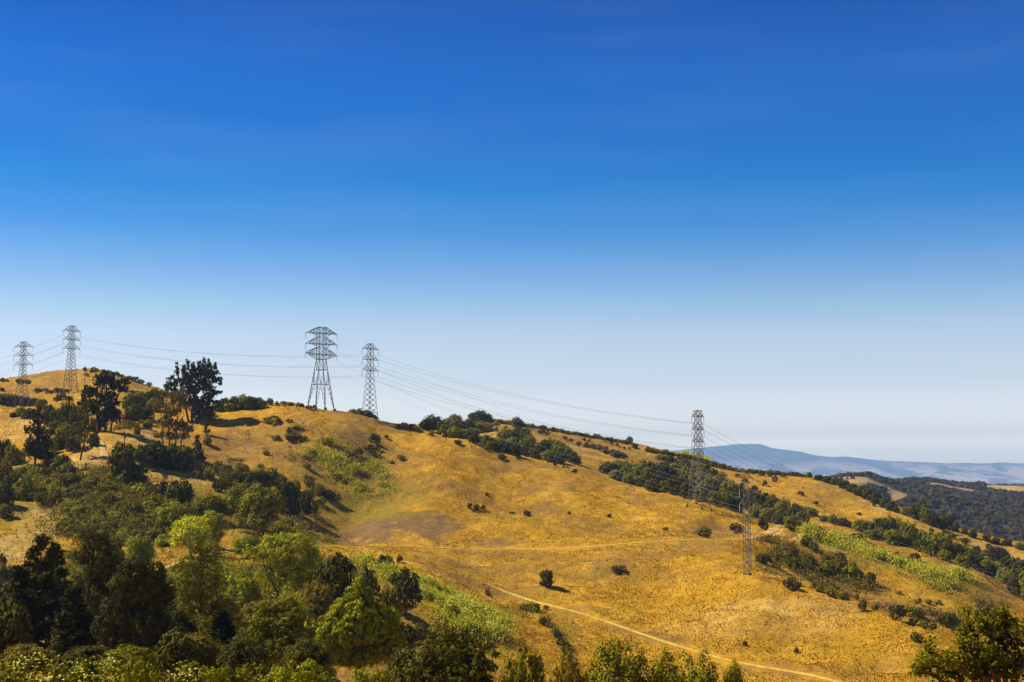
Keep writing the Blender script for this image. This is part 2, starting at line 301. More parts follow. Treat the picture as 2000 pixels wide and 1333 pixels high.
def grass_material():
    m, nt, b, o = new_mat("dry_grass_ground")
    tcn = nt.nodes.new("ShaderNodeTexCoord"); v = tcn.outputs['Object']
    at_ = nt.nodes.new("ShaderNodeAttribute"); at_.attribute_name = "patches"
    sp = nt.nodes.new("ShaderNodeSeparateColor"); nt.links.new(at_.outputs['Color'], sp.inputs[0])
    big = curve(nt, noise(nt, v, 0.03, 5), 0.35, 0.65); med = curve(nt, noise(nt, v, 0.22, 5, 0.65), 0.36, 0.64); fine = curve(nt, noise(nt, v, 1.1, 4, 0.7), 0.32, 0.68)
    c = mixc(nt, big, (0.52, 0.275, 0.009), (0.64, 0.37, 0.018))
    c2 = mixc(nt, med, (0.40, 0.195, 0.008), c)
    c = mixc(nt, fine, mixc(nt, 0.35, c2, (0.26, 0.12, 0.004)), c2)
    c = mixc(nt, sp.outputs[2], c, mixc(nt, med, (0.52, 0.32, 0.10), (0.66, 0.44, 0.16)))
    c = mixc(nt, sp.outputs[0], c, mixc(nt, fine, (0.12, 0.064, 0.016), (0.26, 0.150, 0.045)))
    c = mixc(nt, sp.outputs[1], c, mixc(nt, fine, (0.13, 0.092, 0.003), (0.30, 0.205, 0.008)))
    nt.links.new(c, b.inputs['Base Color'])
    bp = nt.nodes.new("ShaderNodeBump"); bp.inputs['Strength'].default_value = 0.9; bp.inputs['Distance'].default_value = 0.6
    h = nt.nodes.new("ShaderNodeMath"); h.operation = 'ADD'
    nt.links.new(noise(nt, v, 0.9, 4, 0.7), h.inputs[0]); nt.links.new(noise(nt, v, 0.3, 3, 0.6, (1, 0.6, 1)), h.inputs[1])
    nt.links.new(h.outputs[0], bp.inputs['Height']); nt.links.new(bp.outputs[0], b.inputs['Normal'])
    return m
def leaf_mat(name, a, b_, spread=0.6, trans=0.08, spec=0.04):
    m, nt, b, o = new_mat(name)
    g = nt.nodes.new("ShaderNodeNewGeometry"); oi = nt.nodes.new("ShaderNodeObjectInfo")
    c = mixc(nt, g.outputs['Random Per Island'], a, b_)
    tcn = nt.nodes.new("ShaderNodeTexCoord")
    n = curve(nt, noise(nt, tcn.outputs['Object'], 0.55, 3), 0.35, 0.65, 1 - spread * 0.6, 1 + spread * 0.5)
    c = mixc(nt, 1.0, c, n, 'MULTIPLY')
    r = curve(nt, oi.outputs['Random'], 0, 1, 0.78, 1.22); c = mixc(nt, 1.0, c, r, 'MULTIPLY')
    nt.links.new(c, b.inputs['Base Color']); b.inputs['Roughness'].default_value = 0.6; b.inputs['Specular IOR Level'].default_value = spec
    tr = nt.nodes.new("ShaderNodeBsdfTranslucent"); nt.links.new(c, tr.inputs[0])
    mx = nt.nodes.new("ShaderNodeMixShader"); mx.inputs[0].default_value = trans
    nt.links.new(b.outputs[0], mx.inputs[1]); nt.links.new(tr.outputs[0], mx.inputs[2]); nt.links.new(mx.outputs[0], o.inputs[0])
    return m
def tuft_mat():
    m, nt, b, o = new_mat("dry_grass_blades"); g = nt.nodes.new("ShaderNodeNewGeometry"); tcn = nt.nodes.new("ShaderNodeTexCoord"); v = tcn.outputs['Object']
    c = mixc(nt, g.outputs['Random Per Island'], (0.60, 0.325, 0.006), (0.86, 0.515, 0.022)); lo = mixc(nt, g.outputs['Random Per Island'], (0.22, 0.10, 0.004), (0.38, 0.19, 0.010))
    big = curve(nt, noise(nt, v, 0.035, 4, 0.6), 0.44, 0.58); med = curve(nt, noise(nt, v, 0.16, 5, 0.7, (1, 0.7, 1)), 0.44, 0.57)
    mx_ = nt.nodes.new("ShaderNodeMath"); mx_.operation = 'MAXIMUM'; nt.links.new(big, mx_.inputs[0]); nt.links.new(med, mx_.inputs[1]); k = nt.nodes.new("ShaderNodeMath"); k.operation = 'MULTIPLY'; k.inputs[1].default_value = 0.85; nt.links.new(mx_.outputs[0], k.inputs[0])
    c = mixc(nt, k.outputs[0], c, lo); nt.links.new(c, b.inputs['Base Color']); b.inputs['Specular IOR Level'].default_value = 0.0
    nm = nt.nodes.new("ShaderNodeVectorMath"); nm.operation = 'MULTIPLY_ADD'; nt.links.new(g.outputs['Normal'], nm.inputs[0]); nm.inputs[1].default_value = (.35, .35, .35); nm.inputs[2].default_value = (-.08, -.12, .9); nz = nt.nodes.new("ShaderNodeVectorMath"); nz.operation = 'NORMALIZE'; nt.links.new(nm.outputs[0], nz.inputs[0]); nt.links.new(nz.outputs[0], b.inputs['Normal'])
    tr = nt.nodes.new("ShaderNodeBsdfTranslucent"); nt.links.new(c, tr.inputs[0]); mx = nt.nodes.new("ShaderNodeMixShader"); mx.inputs[0].default_value = 0.25
    nt.links.new(b.outputs[0], mx.inputs[1]); nt.links.new(tr.outputs[0], mx.inputs[2]); nt.links.new(mx.outputs[0], o.inputs[0]); return m
def plain(name, a, b_, scale=3.0, rough=0.85, bump=0.3, spec=0.2):
    m, nt, b, o = new_mat(name); tcn = nt.nodes.new("ShaderNodeTexCoord")
    n = noise(nt, tcn.outputs['Object'], scale, 5, 0.65)
    nt.links.new(mixc(nt, curve(nt, n, 0.35, 0.65), a, b_), b.inputs['Base Color']); b.inputs['Roughness'].default_value = rough
    b.inputs['Specular IOR Level'].default_value = spec
    bp = nt.nodes.new("ShaderNodeBump"); bp.inputs['Strength'].default_value = bump; nt.links.new(n, bp.inputs['Height']); nt.links.new(bp.outputs[0], b.inputs['Normal'])
    return m
M = {
 'grass': grass_material(),
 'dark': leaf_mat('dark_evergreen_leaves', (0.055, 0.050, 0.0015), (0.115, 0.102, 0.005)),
 'pine': leaf_mat('pine_needles', (0.032, 0.029, 0.002), (0.082, 0.069, 0.007), trans=0.06),
 'mid': leaf_mat('olive_green_leaves', (0.140, 0.128, 0.002), (0.265, 0.235, 0.006)),
 'bright': leaf_mat('bright_green_leaves', (0.19, 0.195, 0.003), (0.39, 0.365, 0.009), trans=0.12),
 'lime': leaf_mat('yellow_green_leaves', (0.36, 0.345, 0.005), (0.62, 0.56, 0.02), trans=0.15),
 'brown': leaf_mat('dry_brown_twigs', (0.070, 0.040, 0.010), (0.17, 0.105, 0.034), trans=0.05),
 'olive': leaf_mat('dusty_olive_leaves', (0.14, 0.105, 0.004), (0.25, 0.185, 0.014), trans=0.10),
 'grey': leaf_mat('grey_sage_leaves', (0.11, 0.088, 0.022), (0.26, 0.205, 0.06), trans=0.1),
 'flower': leaf_mat('pale_yellow_flower_heads', (0.50, 0.46, 0.04), (0.78, 0.72, 0.12), trans=0.2),
 'far': leaf_mat('far_woodland_leaves', (0.030, 0.019, 0.002), (0.062, 0.040, 0.005), trans=0.0),
 'tuft': tuft_mat(),
 'bark': plain('bark', (0.055, 0.035, 0.022), (0.13, 0.09, 0.055), 4),
 'deadwood': plain('pale_deadwood', (0.16, 0.11, 0.07), (0.30, 0.23, 0.15), 4),
 'steel': plain('weathered_galvanised_steel', (0.075, 0.070, 0.062), (0.15, 0.13, 0.11), 1.5, 0.6, 0.1, 0.15),
 'steel_dark': plain('dark_weathered_steel', (0.05, 0.052, 0.05), (0.09, 0.09, 0.08), 1.5, 0.6, 0.1, 0.2),
 'steel_sun_paint': plain('steel_painted_sunlit', (0.115, 0.105, 0.088), (0.20, 0.18, 0.145), 1.5, 0.6, 0.1, 0.2),  # same steel, with sunlit brightness put into its colour
 'insul': plain('grey_glazed_insulators', (0.16, 0.18, 0.20), (0.26, 0.28, 0.30), 5, 0.3, 0.1, 0.5),
 'wire': plain('aluminium_conductor', (0.12, 0.12, 0.13), (0.18, 0.18, 0.19), 5, 0.6, 0.0, 0.3),
 'concrete': plain('stained_concrete_footing', (0.10, 0.08, 0.06), (0.18, 0.15, 0.12), 2),
 'dirt': plain('packed_tan_dirt', (0.36, 0.22, 0.07), (0.52, 0.35, 0.14), 0.5, 0.95, 0.3, 0.05),
 'worn': plain('flattened_pale_grass', (0.42, 0.24, 0.03), (0.64, 0.41, 0.08), 0.5, 0.95, 0.4, 0.05),
 'berm': plain('dark_grassy_verge', (0.20, 0.10, 0.02), (0.42, 0.24, 0.05), 0.8, 0.95, 0.5, 0.05),
}

# ground mesh
def grid_mesh(name, X, Y, Z, mat, attr=None):
    nx, ny = X.shape; V = np.stack([X, Y, Z], -1).reshape(-1, 3); ii = np.arange(nx * ny).reshape(nx, ny)
    Q = np.stack([ii[:-1, :-1], ii[1:, :-1], ii[1:, 1:], ii[:-1, 1:]], -1).reshape(-1, 4)
    me = mesh_np(name, V, Q, mat, True)
    if attr is not None:
        ca = me.color_attributes.new("patches", 'FLOAT_COLOR', 'POINT'); ca.data.foreach_set("color", attr.astype(np.float32).ravel())
    return me
att = np.stack([BR, GR, PA, np.ones_like(BR)], -1).reshape(-1, 4)
ter = link("hillside_ground", grid_mesh("hillside_ground", XX, YY, ZT, M['grass'], att)); tag(ter, kind='structure')

# tracks: draped ribbons with two worn wheel ruts
def ribbon(name, A, w, m, label=None):
    n = len(A); tan = np.gradient(A[:, :2], axis=0); tan /= np.linalg.norm(tan, axis=1)[:, None] + 1e-9
    nrm = np.stack([-tan[:, 1], tan[:, 0]], 1); V = []
    prof = [(-1.08, -0.3), (-0.95, 0.02), (-0.55, -0.03), (-0.2, 0.06), (0.2, 0.06), (0.55, -0.03), (0.95, 0.02), (1.08, -0.3)]
    s = np.arange(n) * 1.5
    for i in range(n):
        wob = 1 + 0.30 * vnoise(np.array([s[i]]), np.array([w * 7.0]), 9, 61)[0] + 0.25 * vnoise(np.array([s[i]]), np.array([w * 3.0]), 3, 62)[0]
        for u, dz in prof: V.append((A[i, 0] + nrm[i, 0] * u * w * wob * 0.85, A[i, 1] + nrm[i, 1] * u * w * wob * 0.85, A[i, 2] + dz + 0.16))
    k = len(prof); Q = [(i * k + j, (i + 1) * k + j, (i + 1) * k + j + 1, i * k + j + 1) for i in range(n - 1) for j in range(k - 1)]
    o = link(name, mesh_np(name, V, Q, m, True)); tag(o, kind='structure'); return o
A = road_pts['main']; pyx = np.array([1000 + a[0] / a[1] * F for a in A])
i1 = int(np.argmin(np.abs(pyx - 610))); i2 = int(np.argmin(np.abs(pyx - 1380)))
ribbon("dirt_road", A[:i1 + 1], 2.4, M['dirt']); ribbon("grassy_track", A[i1:i2 + 1], 1.5, M['worn']); ribbon("dirt_road", A[i2:], 2.6, M['dirt'])
ribbon("grassy_track", road_pts['track'], 0.8, M['worn']); ribbon("dirt_road", road_pts['left'], 1.8, M['dirt']); ribbon("dirt_road", road_pts['upper'], 1.6, M['worn'])

# ------------------------------------------------------------------ far hills, plain, mountains
FAR = [
 [(-900, 1800, 1130), (2900, 1800, 1130)],
 [(-900, 2100, 1000), (1500, 2100, 990), (1640, 2100, 985), (1740, 2100, 1005), (1800, 2100, 1030), (1900, 2080, 1048), (2000, 2050, 1066), (2900, 2000, 1120)],
 [(-900, 2350, 980), (1500, 2350, 960), (1640, 2350, 950), (1700, 2350, 965), (1745, 2330, 985), (1790, 2350, 975), (1830, 2350, 972), (1900, 2350, 988), (2000, 2350, 1005), (2900, 2300, 1060)],
 [(-900, 2480, 1010), (1500, 2480, 1000), (1640, 2480, 960), (1740, 2480, 1000), (1830, 2480, 985), (1900, 2480, 998), (2000, 2480, 1012), (2900, 2450, 1075)],
 [(-900, 2800, 945), (1500, 2800, 938), (1620, 2750, 932), (1690, 2750, 931), (1730, 2760, 940), (1780, 2800, 952), (1850, 2800, 962), (1900, 2800, 968), (2000, 2800, 972), (2900, 2800, 1010)],
 [(-900, 3000, 990), (1500, 3000, 960), (1620, 3000, 943), (1730, 3000, 952), (1800, 3000, 960), (1900, 3000, 972), (2000, 3000, 975), (2900, 3000, 1000)],
 [(-900, 3400, 950), (1500, 3400, 945), (1640, 3400, 940), (1720, 3400, 941), (1780, 3400, 941), (1850, 3400, 946), (1930, 3400, 950), (1975, 3400, 951), (2100, 3400, 955), (2900, 3400, 960)],
 [(-900, 4000, 1005), (2900, 4000, 1005)],
]
TF = np.concatenate([np.arange(-0.95, 0.1, 0.025), np.arange(0.1, 0.50, 0.0022), np.arange(0.5, 0.95, 0.02)])
YF = np.concatenate([np.arange(1800, 3500, 9.0), np.arange(3500, 4001, 50)])
YK, ZK = build_cols(FAR, TF); ZF = np.empty((len(TF), len(YF)))
for i in range(len(TF)): ZF[i] = pchip(YK[:, i], ZK[:, i], YF)
XF = TF[:, None] * YF[None, :]; YFF = np.broadcast_to(YF[None, :], XF.shape)
ramp_in = np.clip((YFF - 1850) / 200, 0, 1) * np.clip((3950 - YFF) / 200, 0, 1)
ZF += ramp_in * (9 * (1 - 2 * np.abs(vnoise(XF + 0.3 * YFF, YFF, 260, 51))) - 4 + 5 * vnoise(XF, YFF, 110, 52) + 2.0 * vnoise(XF, YFF, 40, 53))
def lookF(x, y):
    t = x / y; i = np.clip(np.searchsorted(TF, t) - 1, 0, len(TF) - 2); j = np.clip(np.searchsorted(YF, y) - 1, 0, len(YF) - 2)
    a = (t - TF[i]) / (TF[i + 1] - TF[i]); b = (y - YF[j]) / (YF[j + 1] - YF[j])
    return (ZF[i, j] * (1 - a) + ZF[i + 1, j] * a) * (1 - b) + (ZF[i, j + 1] * (1 - a) + ZF[i + 1, j + 1] * a) * b
def castF(px, py, ymin=1850):
    t, k = ray(px, py); yy = np.arange(ymin, 3600, 4.0); zz = lookF(t * yy, yy); h = np.nonzero(zz >= k * yy)[0]
    j = h[0] if len(h) else int(np.argmax(zz / yy)); return np.array((t * yy[j], yy[j], zz[j]))
GOLD = np.zeros_like(ZF); SAGE = np.zeros_like(ZF)
for kd, px, py, rp, rd in [('o', 1666, 936, 26, 45), ('o', 1700, 945, 18, 24), ('o', 1722, 956, 7, 30), ('o', 1860, 953, 50, 130), ('o', 1985, 955, 34, 150), ('o', 1760, 982, 18, 60), ('o', 1630, 940, 40, 120), ('s', 1800, 982, 60, 150), ('s', 1740, 965, 30, 90), ('s', 1880, 1000, 50, 60), ('s', 1960, 1040, 40, 50)]:
    p = castF(px, py); rx = rp * p[1] / F
    g = np.clip(1.5 - ((XF + 18 * vnoise(XF, YFF, 60, 54) - p[0]) / rx)**2 - ((YFF + 30 * vnoise(XF, YFF, 90, 55) - p[1]) / rd)**2, 0, 1)
    np.maximum(GOLD if kd == 'o' else SAGE, g, out=(GOLD if kd == 'o' else SAGE))
def far_mat():
    m, nt, b, o = new_mat("far_hill_ground"); tcn = nt.nodes.new("ShaderNodeTexCoord"); v = tcn.outputs['Object']
    at_ = nt.nodes.new("ShaderNodeAttribute"); at_.attribute_name = "patches"; sp = nt.nodes.new("ShaderNodeSeparateColor"); nt.links.new(at_.outputs['Color'], sp.inputs[0])
    n = curve(nt, noise(nt, v, 0.03, 5, 0.7), 0.35, 0.65)
    c = mixc(nt, n, (0.022, 0.018, 0.005), (0.06, 0.045, 0.014)); c = mixc(nt, sp.outputs[1], c, mixc(nt, n, (0.034, 0.026, 0.005), (0.075, 0.055, 0.013)))
    c = mixc(nt, sp.outputs[0], c, mixc(nt, n, (0.26, 0.15, 0.04), (0.44, 0.27, 0.09))); nt.links.new(c, b.inputs['Base Color']); return m
fh = link("wooded_hills", grid_mesh("wooded_hills", XF, YFF, ZF, far_mat(), np.stack([GOLD, SAGE, GOLD * 0, GOLD * 0 + 1], -1).reshape(-1, 4))); tag(fh, kind='structure')

MOUNT = [
 [(-1200, 12500, 962), (3200, 12500, 962)],
 [(-1200, 14000, 942), (1300, 14000, 942), (2000, 14000, 946), (3200, 14000, 946)],
 [(-1200, 14700, 928), (1300, 14700, 920), (1450, 14700, 918), (1600, 14700, 925), (1800, 14700, 932), (2000, 14700, 935), (3200, 14700, 935)],
 [(-1200, 15200, 915), (1200, 15200, 905), (1330, 15200, 893), (1450, 15200, 888), (1600, 15200, 910), (1800, 15200, 920), (2000, 15200, 926), (3200, 15200, 928)],
 [(-1200, 16200, 905), (1000, 16200, 896), (1200, 16200, 888), (1290, 16200, 884), (1370, 16200, 877), (1430, 16200, 872), (1480, 16200, 871), (1510, 16200, 878), (1560, 16200, 883), (1600, 16200, 890), (1680, 16200, 896), (1740, 16200, 901), (1800, 16200, 904), (1900, 16200, 906), (2000, 16200, 908), (2600, 16200, 911), (3200, 16200, 916)],
 [(-1200, 17500, 940), (3200, 17500, 945)],
 [(-1200, 19500, 925), (1560, 19500, 912), (1610, 19500, 896), (1640, 19500, 893), (1670, 19500, 894), (1720, 19500, 898), (1760, 19500, 898), (1830, 19500, 902), (1900, 19500, 904), (2000, 19500, 907), (3200, 19500, 920)],
 [(-1200, 20500, 950), (3200, 20500, 950)],
]
TM = np.concatenate([np.arange(-0.8, 0.06, 0.02), np.arange(0.06, 0.44, 0.003), np.arange(0.44, 0.8, 0.02)]); YM = np.arange(12500, 20501, 70.0) * 1.9
YK, ZK = build_cols([[(a, b * 1.9, c) for a, b, c in L] for L in MOUNT], TM); ZM = np.empty((len(TM), len(YM)))
for i in range(len(TM)): ZM[i] = pchip(YK[:, i], ZK[:, i], YM)
XM = TM[:, None] * YM[None, :]; YMM = np.broadcast_to(YM[None, :], XM.shape); r_ = np.clip((YMM / 1.9 - 12600) / 1200, 0, 1) * np.clip((20400 - YMM / 1.9) / 400, 0, 1)
ZM += r_ * (36 * vnoise(XM, YMM, 1700, 71) - 60 * np.abs(vnoise(XM + 0.5 * YMM, YMM, 1100, 72)) + 25 + 20 * vnoise(XM, YMM, 450, 73)) - 4
def mount_mat():
    m, nt, b, o = new_mat("mountain_slopes"); tcn = nt.nodes.new("ShaderNodeTexCoord"); v = tcn.outputs['Object']
    n = curve(nt, noise(nt, v, 0.0011, 6, 0.65, (1, 0.5, 1)), 0.47, 0.54); f = curve(nt, noise(nt, v, 0.0035, 4, 0.7), 0.35, 0.65)
    sxx = nt.nodes.new("ShaderNodeSeparateXYZ"); nt.links.new(v, sxx.inputs[0]); low = curve(nt, sxx.outputs[2], 60, 300, 1, 0)
    mm = nt.nodes.new("ShaderNodeMath"); mm.operation = 'MULTIPLY'; nt.links.new(n, mm.inputs[0]); nt.links.new(low, mm.inputs[1])
    c = mixc(nt, f, (0.11, 0.105, 0.090), (0.20, 0.185, 0.15)); c = mixc(nt, mm.outputs[0], c, mixc(nt, f, (0.50, 0.36, 0.26), (0.72, 0.54, 0.40)))
    nt.links.new(c, b.inputs['Base Color']); return m
MT = mount_mat()
mo = link("mountains", grid_mesh("mountains", XM, YMM, ZM, MT)); tag(mo, kind='structure')
gx, gy = np.meshgrid(np.linspace(-42000, 42000, 40), np.linspace(-3000, 42000, 30), indexing='ij')
pl_z = -140 - 100 * np.clip((gy - 4000) / 16000, 0, 1)
gp = link("valley_plain", grid_mesh("valley_plain", gx, gy, pl_z, MT)); tag(gp, kind='structure')

# haze: one closed box of even, pale air
def box_mesh(name, lo, hi, mat):
    V = [(x, y, z) for x in (lo[0], hi[0]) for y in (lo[1], hi[1]) for z in (lo[2], hi[2])]
    Q = [(0, 1, 3, 2), (4, 6, 7, 5), (0, 4, 5, 1), (2, 3, 7, 6), (0, 2, 6, 4), (1, 5, 7, 3)]
    return mesh_np(name, V, Q, mat)
hm = bpy.data.materials.new("haze_air"); hm.use_nodes = True; hn = hm.node_tree; hn.nodes.clear()
ho = hn.nodes.new("ShaderNodeOutputMaterial"); pv = hn.nodes.new("ShaderNodeVolumePrincipled")
pv.inputs['Color'].default_value = (0.34, 0.60, 1.0, 1); pv.inputs['Density'].default_value = 4.4e-5; pv.inputs['Anisotropy'].default_value = 0.0
hn.links.new(pv.outputs[0], ho.inputs['Volume'])
hz = link("haze", box_mesh("haze", (-42500, -3500, -345), (42500, 42500, 690), hm)); tag(hz, kind='stuff')
hz['label'] = 'thin pale blue summer haze over the far mountains'

# ------------------------------------------------------------------ foliage builders
def quads(Cn, Nn, L, W, up=None, name="leaves", mat=None):
    """rhombic leaves at Cn, facing Nn, long axis towards 'up' (or random)"""
    n = len(Cn); Nn = Nn / (np.linalg.norm(Nn, axis=1)[:, None] + 1e-9)
    a = rng.normal(size=(n, 3)) if up is None else up + rng.normal(size=(n, 3)) * 0.35
    U = a - (a * Nn).sum(1)[:, None] * Nn; U /= np.linalg.norm(U, axis=1)[:, None] + 1e-9; Vv = np.cross(Nn, U)
    L = (L * rng.uniform(0.6, 1.35, n))[:, None] / 2; W = (W * rng.uniform(0.6, 1.3, n))[:, None] / 2
    P = np.stack([Cn - U * L, Cn + Vv * W, Cn + U * L, Cn - Vv * W], 1).reshape(-1, 3)
    return P, np.arange(n * 4).reshape(n, 4)

def crown_pts(lobes, nc, nl, cr_, seed=0, up_bias=0.25, fill=0.25, under=-0.45, squash=0.8, inner=0.25):
    """lobes: (x,y,z,rx,ry,rz). returns leaf centres and outward directions, clump by clump"""
    r = np.random.default_rng(seed); lobes = np.array(lobes, float)
    ar = (lobes[:, 3] * lobes[:, 4] + lobes[:, 3] * lobes[:, 5]); pr = ar / ar.sum(); Cc = []; Dd = []; tries = 0
    while len(Cc) < nc and tries < nc * 40:
        tries += 1; l = lobes[r.choice(len(lobes), p=pr)]; d = r.normal(size=3); d /= np.linalg.norm(d)
        if d[2] < under and r.random() > 0.2: continue
        s = r.uniform(0.72, 1.06) if r.random() > inner else r.uniform(0.3, 0.75)
        p = l[:3] + d * l[3:] * s; inside = False
        for q in lobes:
            if (((p - q[:3]) / q[3:])**2).sum() < 0.45: inside = True; break
        if inside and s > 0.75 and r.random() > fill: continue
        Cc.append(p); Dd.append(d)
    Cc = np.array(Cc); Dd = np.array(Dd); n = len(Cc); k = nl
    e = r.normal(size=(n, k, 3)); e /= np.linalg.norm(e, axis=2)[:, :, None]; e[:, :, 2] = np.where(r.random((n, k)) < 0.6, np.abs(e[:, :, 2]), e[:, :, 2])
    rad = cr_ * r.uniform(0.5, 1.35, (n, 1, 1)) * r.uniform(0.35, 1.0, (n, k, 1))**0.6
    sc = np.array([1, 1, squash]); P = Cc[:, None, :] + e * rad * sc
    N = e * 1.0 + Dd[:, None, :] * 0.45 + np.array([0, 0, up_bias * 0.6]) + r.normal(size=(n, k, 3)) * 0.22
    return P.reshape(-1, 3), N.reshape(-1, 3), np.repeat(Dd, k, 0)

def tube(P, R, sides=6):
    """tapered tube along points P with radii R"""
    P = np.array(P, float); V = []; Q = []
    for i in range(len(P)):
        d = P[min(i + 1, len(P) - 1)] - P[max(i - 1, 0)]; d /= np.linalg.norm(d) + 1e-9
        a = np.cross(d, (0, 1, 0.1)) if abs(d[1]) < 0.9 else np.cross(d, (1, 0, 0)); a /= np.linalg.norm(a); b = np.cross(d, a)
        for s in range(sides):
            th = 2 * math.pi * s / sides; V.append(P[i] + R[i] * (math.cos(th) * a + math.sin(th) * b))
    for i in range(len(P) - 1):
        for s in range(sides): Q.append((i * sides + s, i * sides + (s + 1) % sides, (i + 1) * sides + (s + 1) % sides, (i + 1) * sides + s))
    return np.array(V), np.array(Q)
def tubes(parts, sides=6):
    Vs = []; Qs = []; o = 0
    for P, R in parts:
        V, Q = tube(P, R, sides); Vs.append(V); Qs.append(Q + o); o += len(V)
    return np.concatenate(Vs), np.concatenate(Qs)
def limbs(lobes, h0, rad, r, lean=(0, 0), split=0.3):
    """a trunk that forks into limbs reaching into each lobe"""
    top = np.mean([l[:3] for l in lobes], 0); fork = np.array([top[0] * split + lean[0], top[1] * split + lean[1], h0]); base = np.array([0, 0, -1.0])
    parts = [([base, base * 0 + np.array([0, 0, 0.2]), fork * np.array([.6, .6, .55]) + r.normal(size=3) * 0.1 * rad, fork], [rad * 1.35, rad * 1.05, rad * 0.9, rad * 0.75])]
    for l in lobes:
        c = np.array(l[:3]) + np.array([0, 0, l[5] * 0.3]); m = (fork + c) / 2 + r.normal(size=3) * 0.12 * np.linalg.norm(c - fork)
        parts.append(([fork, m, c], [rad * 0.55, rad * 0.35, rad * 0.1]))
        for _ in range(3):
            d = r.normal(size=3); d /= np.linalg.norm(d); parts.append(([m, (m + c) / 2 + d * l[3] * 0.3, np.array(l[:3]) + d * np.array(l[3:]) * 0.8], [rad * 0.28, rad * 0.16, rad * 0.05]))
    return parts

PROTO = {}
def add_proto(kind, w, h, crown, trunk):
    co = np.empty(len(crown.vertices) * 3, np.float32); crown.vertices.foreach_get("co", co); co = co.reshape(-1, 3)
    h = float(np.percentile(co[:, 2], 99.6)); w = 2 * float(np.percentile(np.abs(co[:, :2]), 98.5)); PROTO.setdefault(kind, []).append((w, h, crown, trunk))
# oak: broad low dome, far and mid distance
for s in range(4):
    r = np.random.default_rng(100 + s); n = r.integers(4, 7); lob = [(0, 0, 4.0, 3.6, 3.2, 2.7)]
    for i in range(n):
        a = 2 * math.pi * i / n + r.uniform(-.3, .3); d = r.uniform(2.0, 3.1); q = r.uniform(1.5, 2.4); lob.append((d * math.cos(a), d * math.sin(a), r.uniform(2.4, 4.6), q, q, q * 0.9)); a += .5; d *= .95; lob.append((d * math.cos(a), d * math.sin(a), r.uniform(1.0, 1.6), q * .9, q * .9, q * 0.8))
    P, N, D = crown_pts(lob, 230, 20, 0.9, 200 + s, under=-0.75); V, Q = quads(P, N, 0.62, 0.46); cm = mesh_np("oak_crown", V, Q)
    V, Q = tubes(limbs(lob, 1.2, 0.34, r)); add_proto('oak', 10, 7, cm, mesh_np("oak_trunk", V, Q, M['bark'], True))
# broadleaf: taller, brighter, clumpy
for s in range(4):
    r = np.random.default_rng(300 + s); lob = [(0, 0, 6.5, 3.4, 3.2, 4.0)]
    for i in range(8):
        a = 2 * math.pi * i / 8 + r.uniform(-.4, .4); z = r.uniform(2.6, 8.6); d = r.uniform(1.8, 3.3) * (1.15 - 0.075 * z); q = r.uniform(1.3, 2.1); lob.append((d * math.cos(a), d * math.sin(a), z, q, q, q * 1.15))
    P, N, D = crown_pts(lob, 300, 42, 0.95, 400 + s, under=-0.85, squash=1.1, up_bias=0.35); V, Q = quads(P, N, 0.34, 0.25); cm = mesh_np("broadleaf_crown", V, Q)
    V, Q = tubes(limbs(lob, 2.4, 0.30, r)); add_proto('broad', 10, 11, cm, mesh_np("broadleaf_trunk", V, Q, M['bark'], True))
# dome: wide, dense, fine leaved
for s in range(2):
    r = np.random.default_rng(450 + s); lob = [(0, 0, 3.6, 3.4, 3.2, 3.4)]
    for i in range(9):
        a = 2 * math.pi * i / 9 + r.uniform(-.4, .4); d = r.uniform(1.6, 3.2); q = r.uniform(1.1, 1.9); lob.append((d * math.cos(a), d * math.sin(a), r.uniform(1.5, 5.4), q, q, q))
    P, N, D = crown_pts(lob, 520, 44, 0.62, 470 + s, under=-0.8); V, Q = quads(P, N, 0.24, 0.16); cm = mesh_np("dome_crown", V, Q)
    V, Q = tubes(limbs(lob, 1.4, 0.26, r)); add_proto('dome', 9, 7, cm, mesh_np("dome_trunk", V, Q, M['bark'], True))
# upswept: sprays that point up (bay and cypress-like)
for s in range(3):
    r = np.random.default_rng(500 + s); lob = [(0, 0, 5.0, 3.3, 3.1, 4.2)]
    for i in range(9):
        a = 2 * math.pi * i / 9 + r.uniform(-.4, .4); z = r.uniform(2.0, 8.0); d = (1.0 - z / 13) * r.uniform(2.6, 4.2); q = r.uniform(1.0, 1.7); lob.append((d * math.cos(a), d * math.sin(a), z, q, q, q * 1.6))
    P, N, D = crown_pts(lob, 430, 28, 0.62, 600 + s, under=-0.9, squash=1.9, up_bias=0.1)
    up = D * 0.35 + np.array([0, 0, 1.0]); V, Q = quads(P, N, 0.62, 0.19, up); cm = mesh_np("upswept_crown", V, Q)
    V, Q = tubes(limbs(lob, 2.0, 0.28, r)); add_proto('upswept', 10, 10.5, cm, mesh_np("upswept_trunk", V, Q, M['bark'], True))
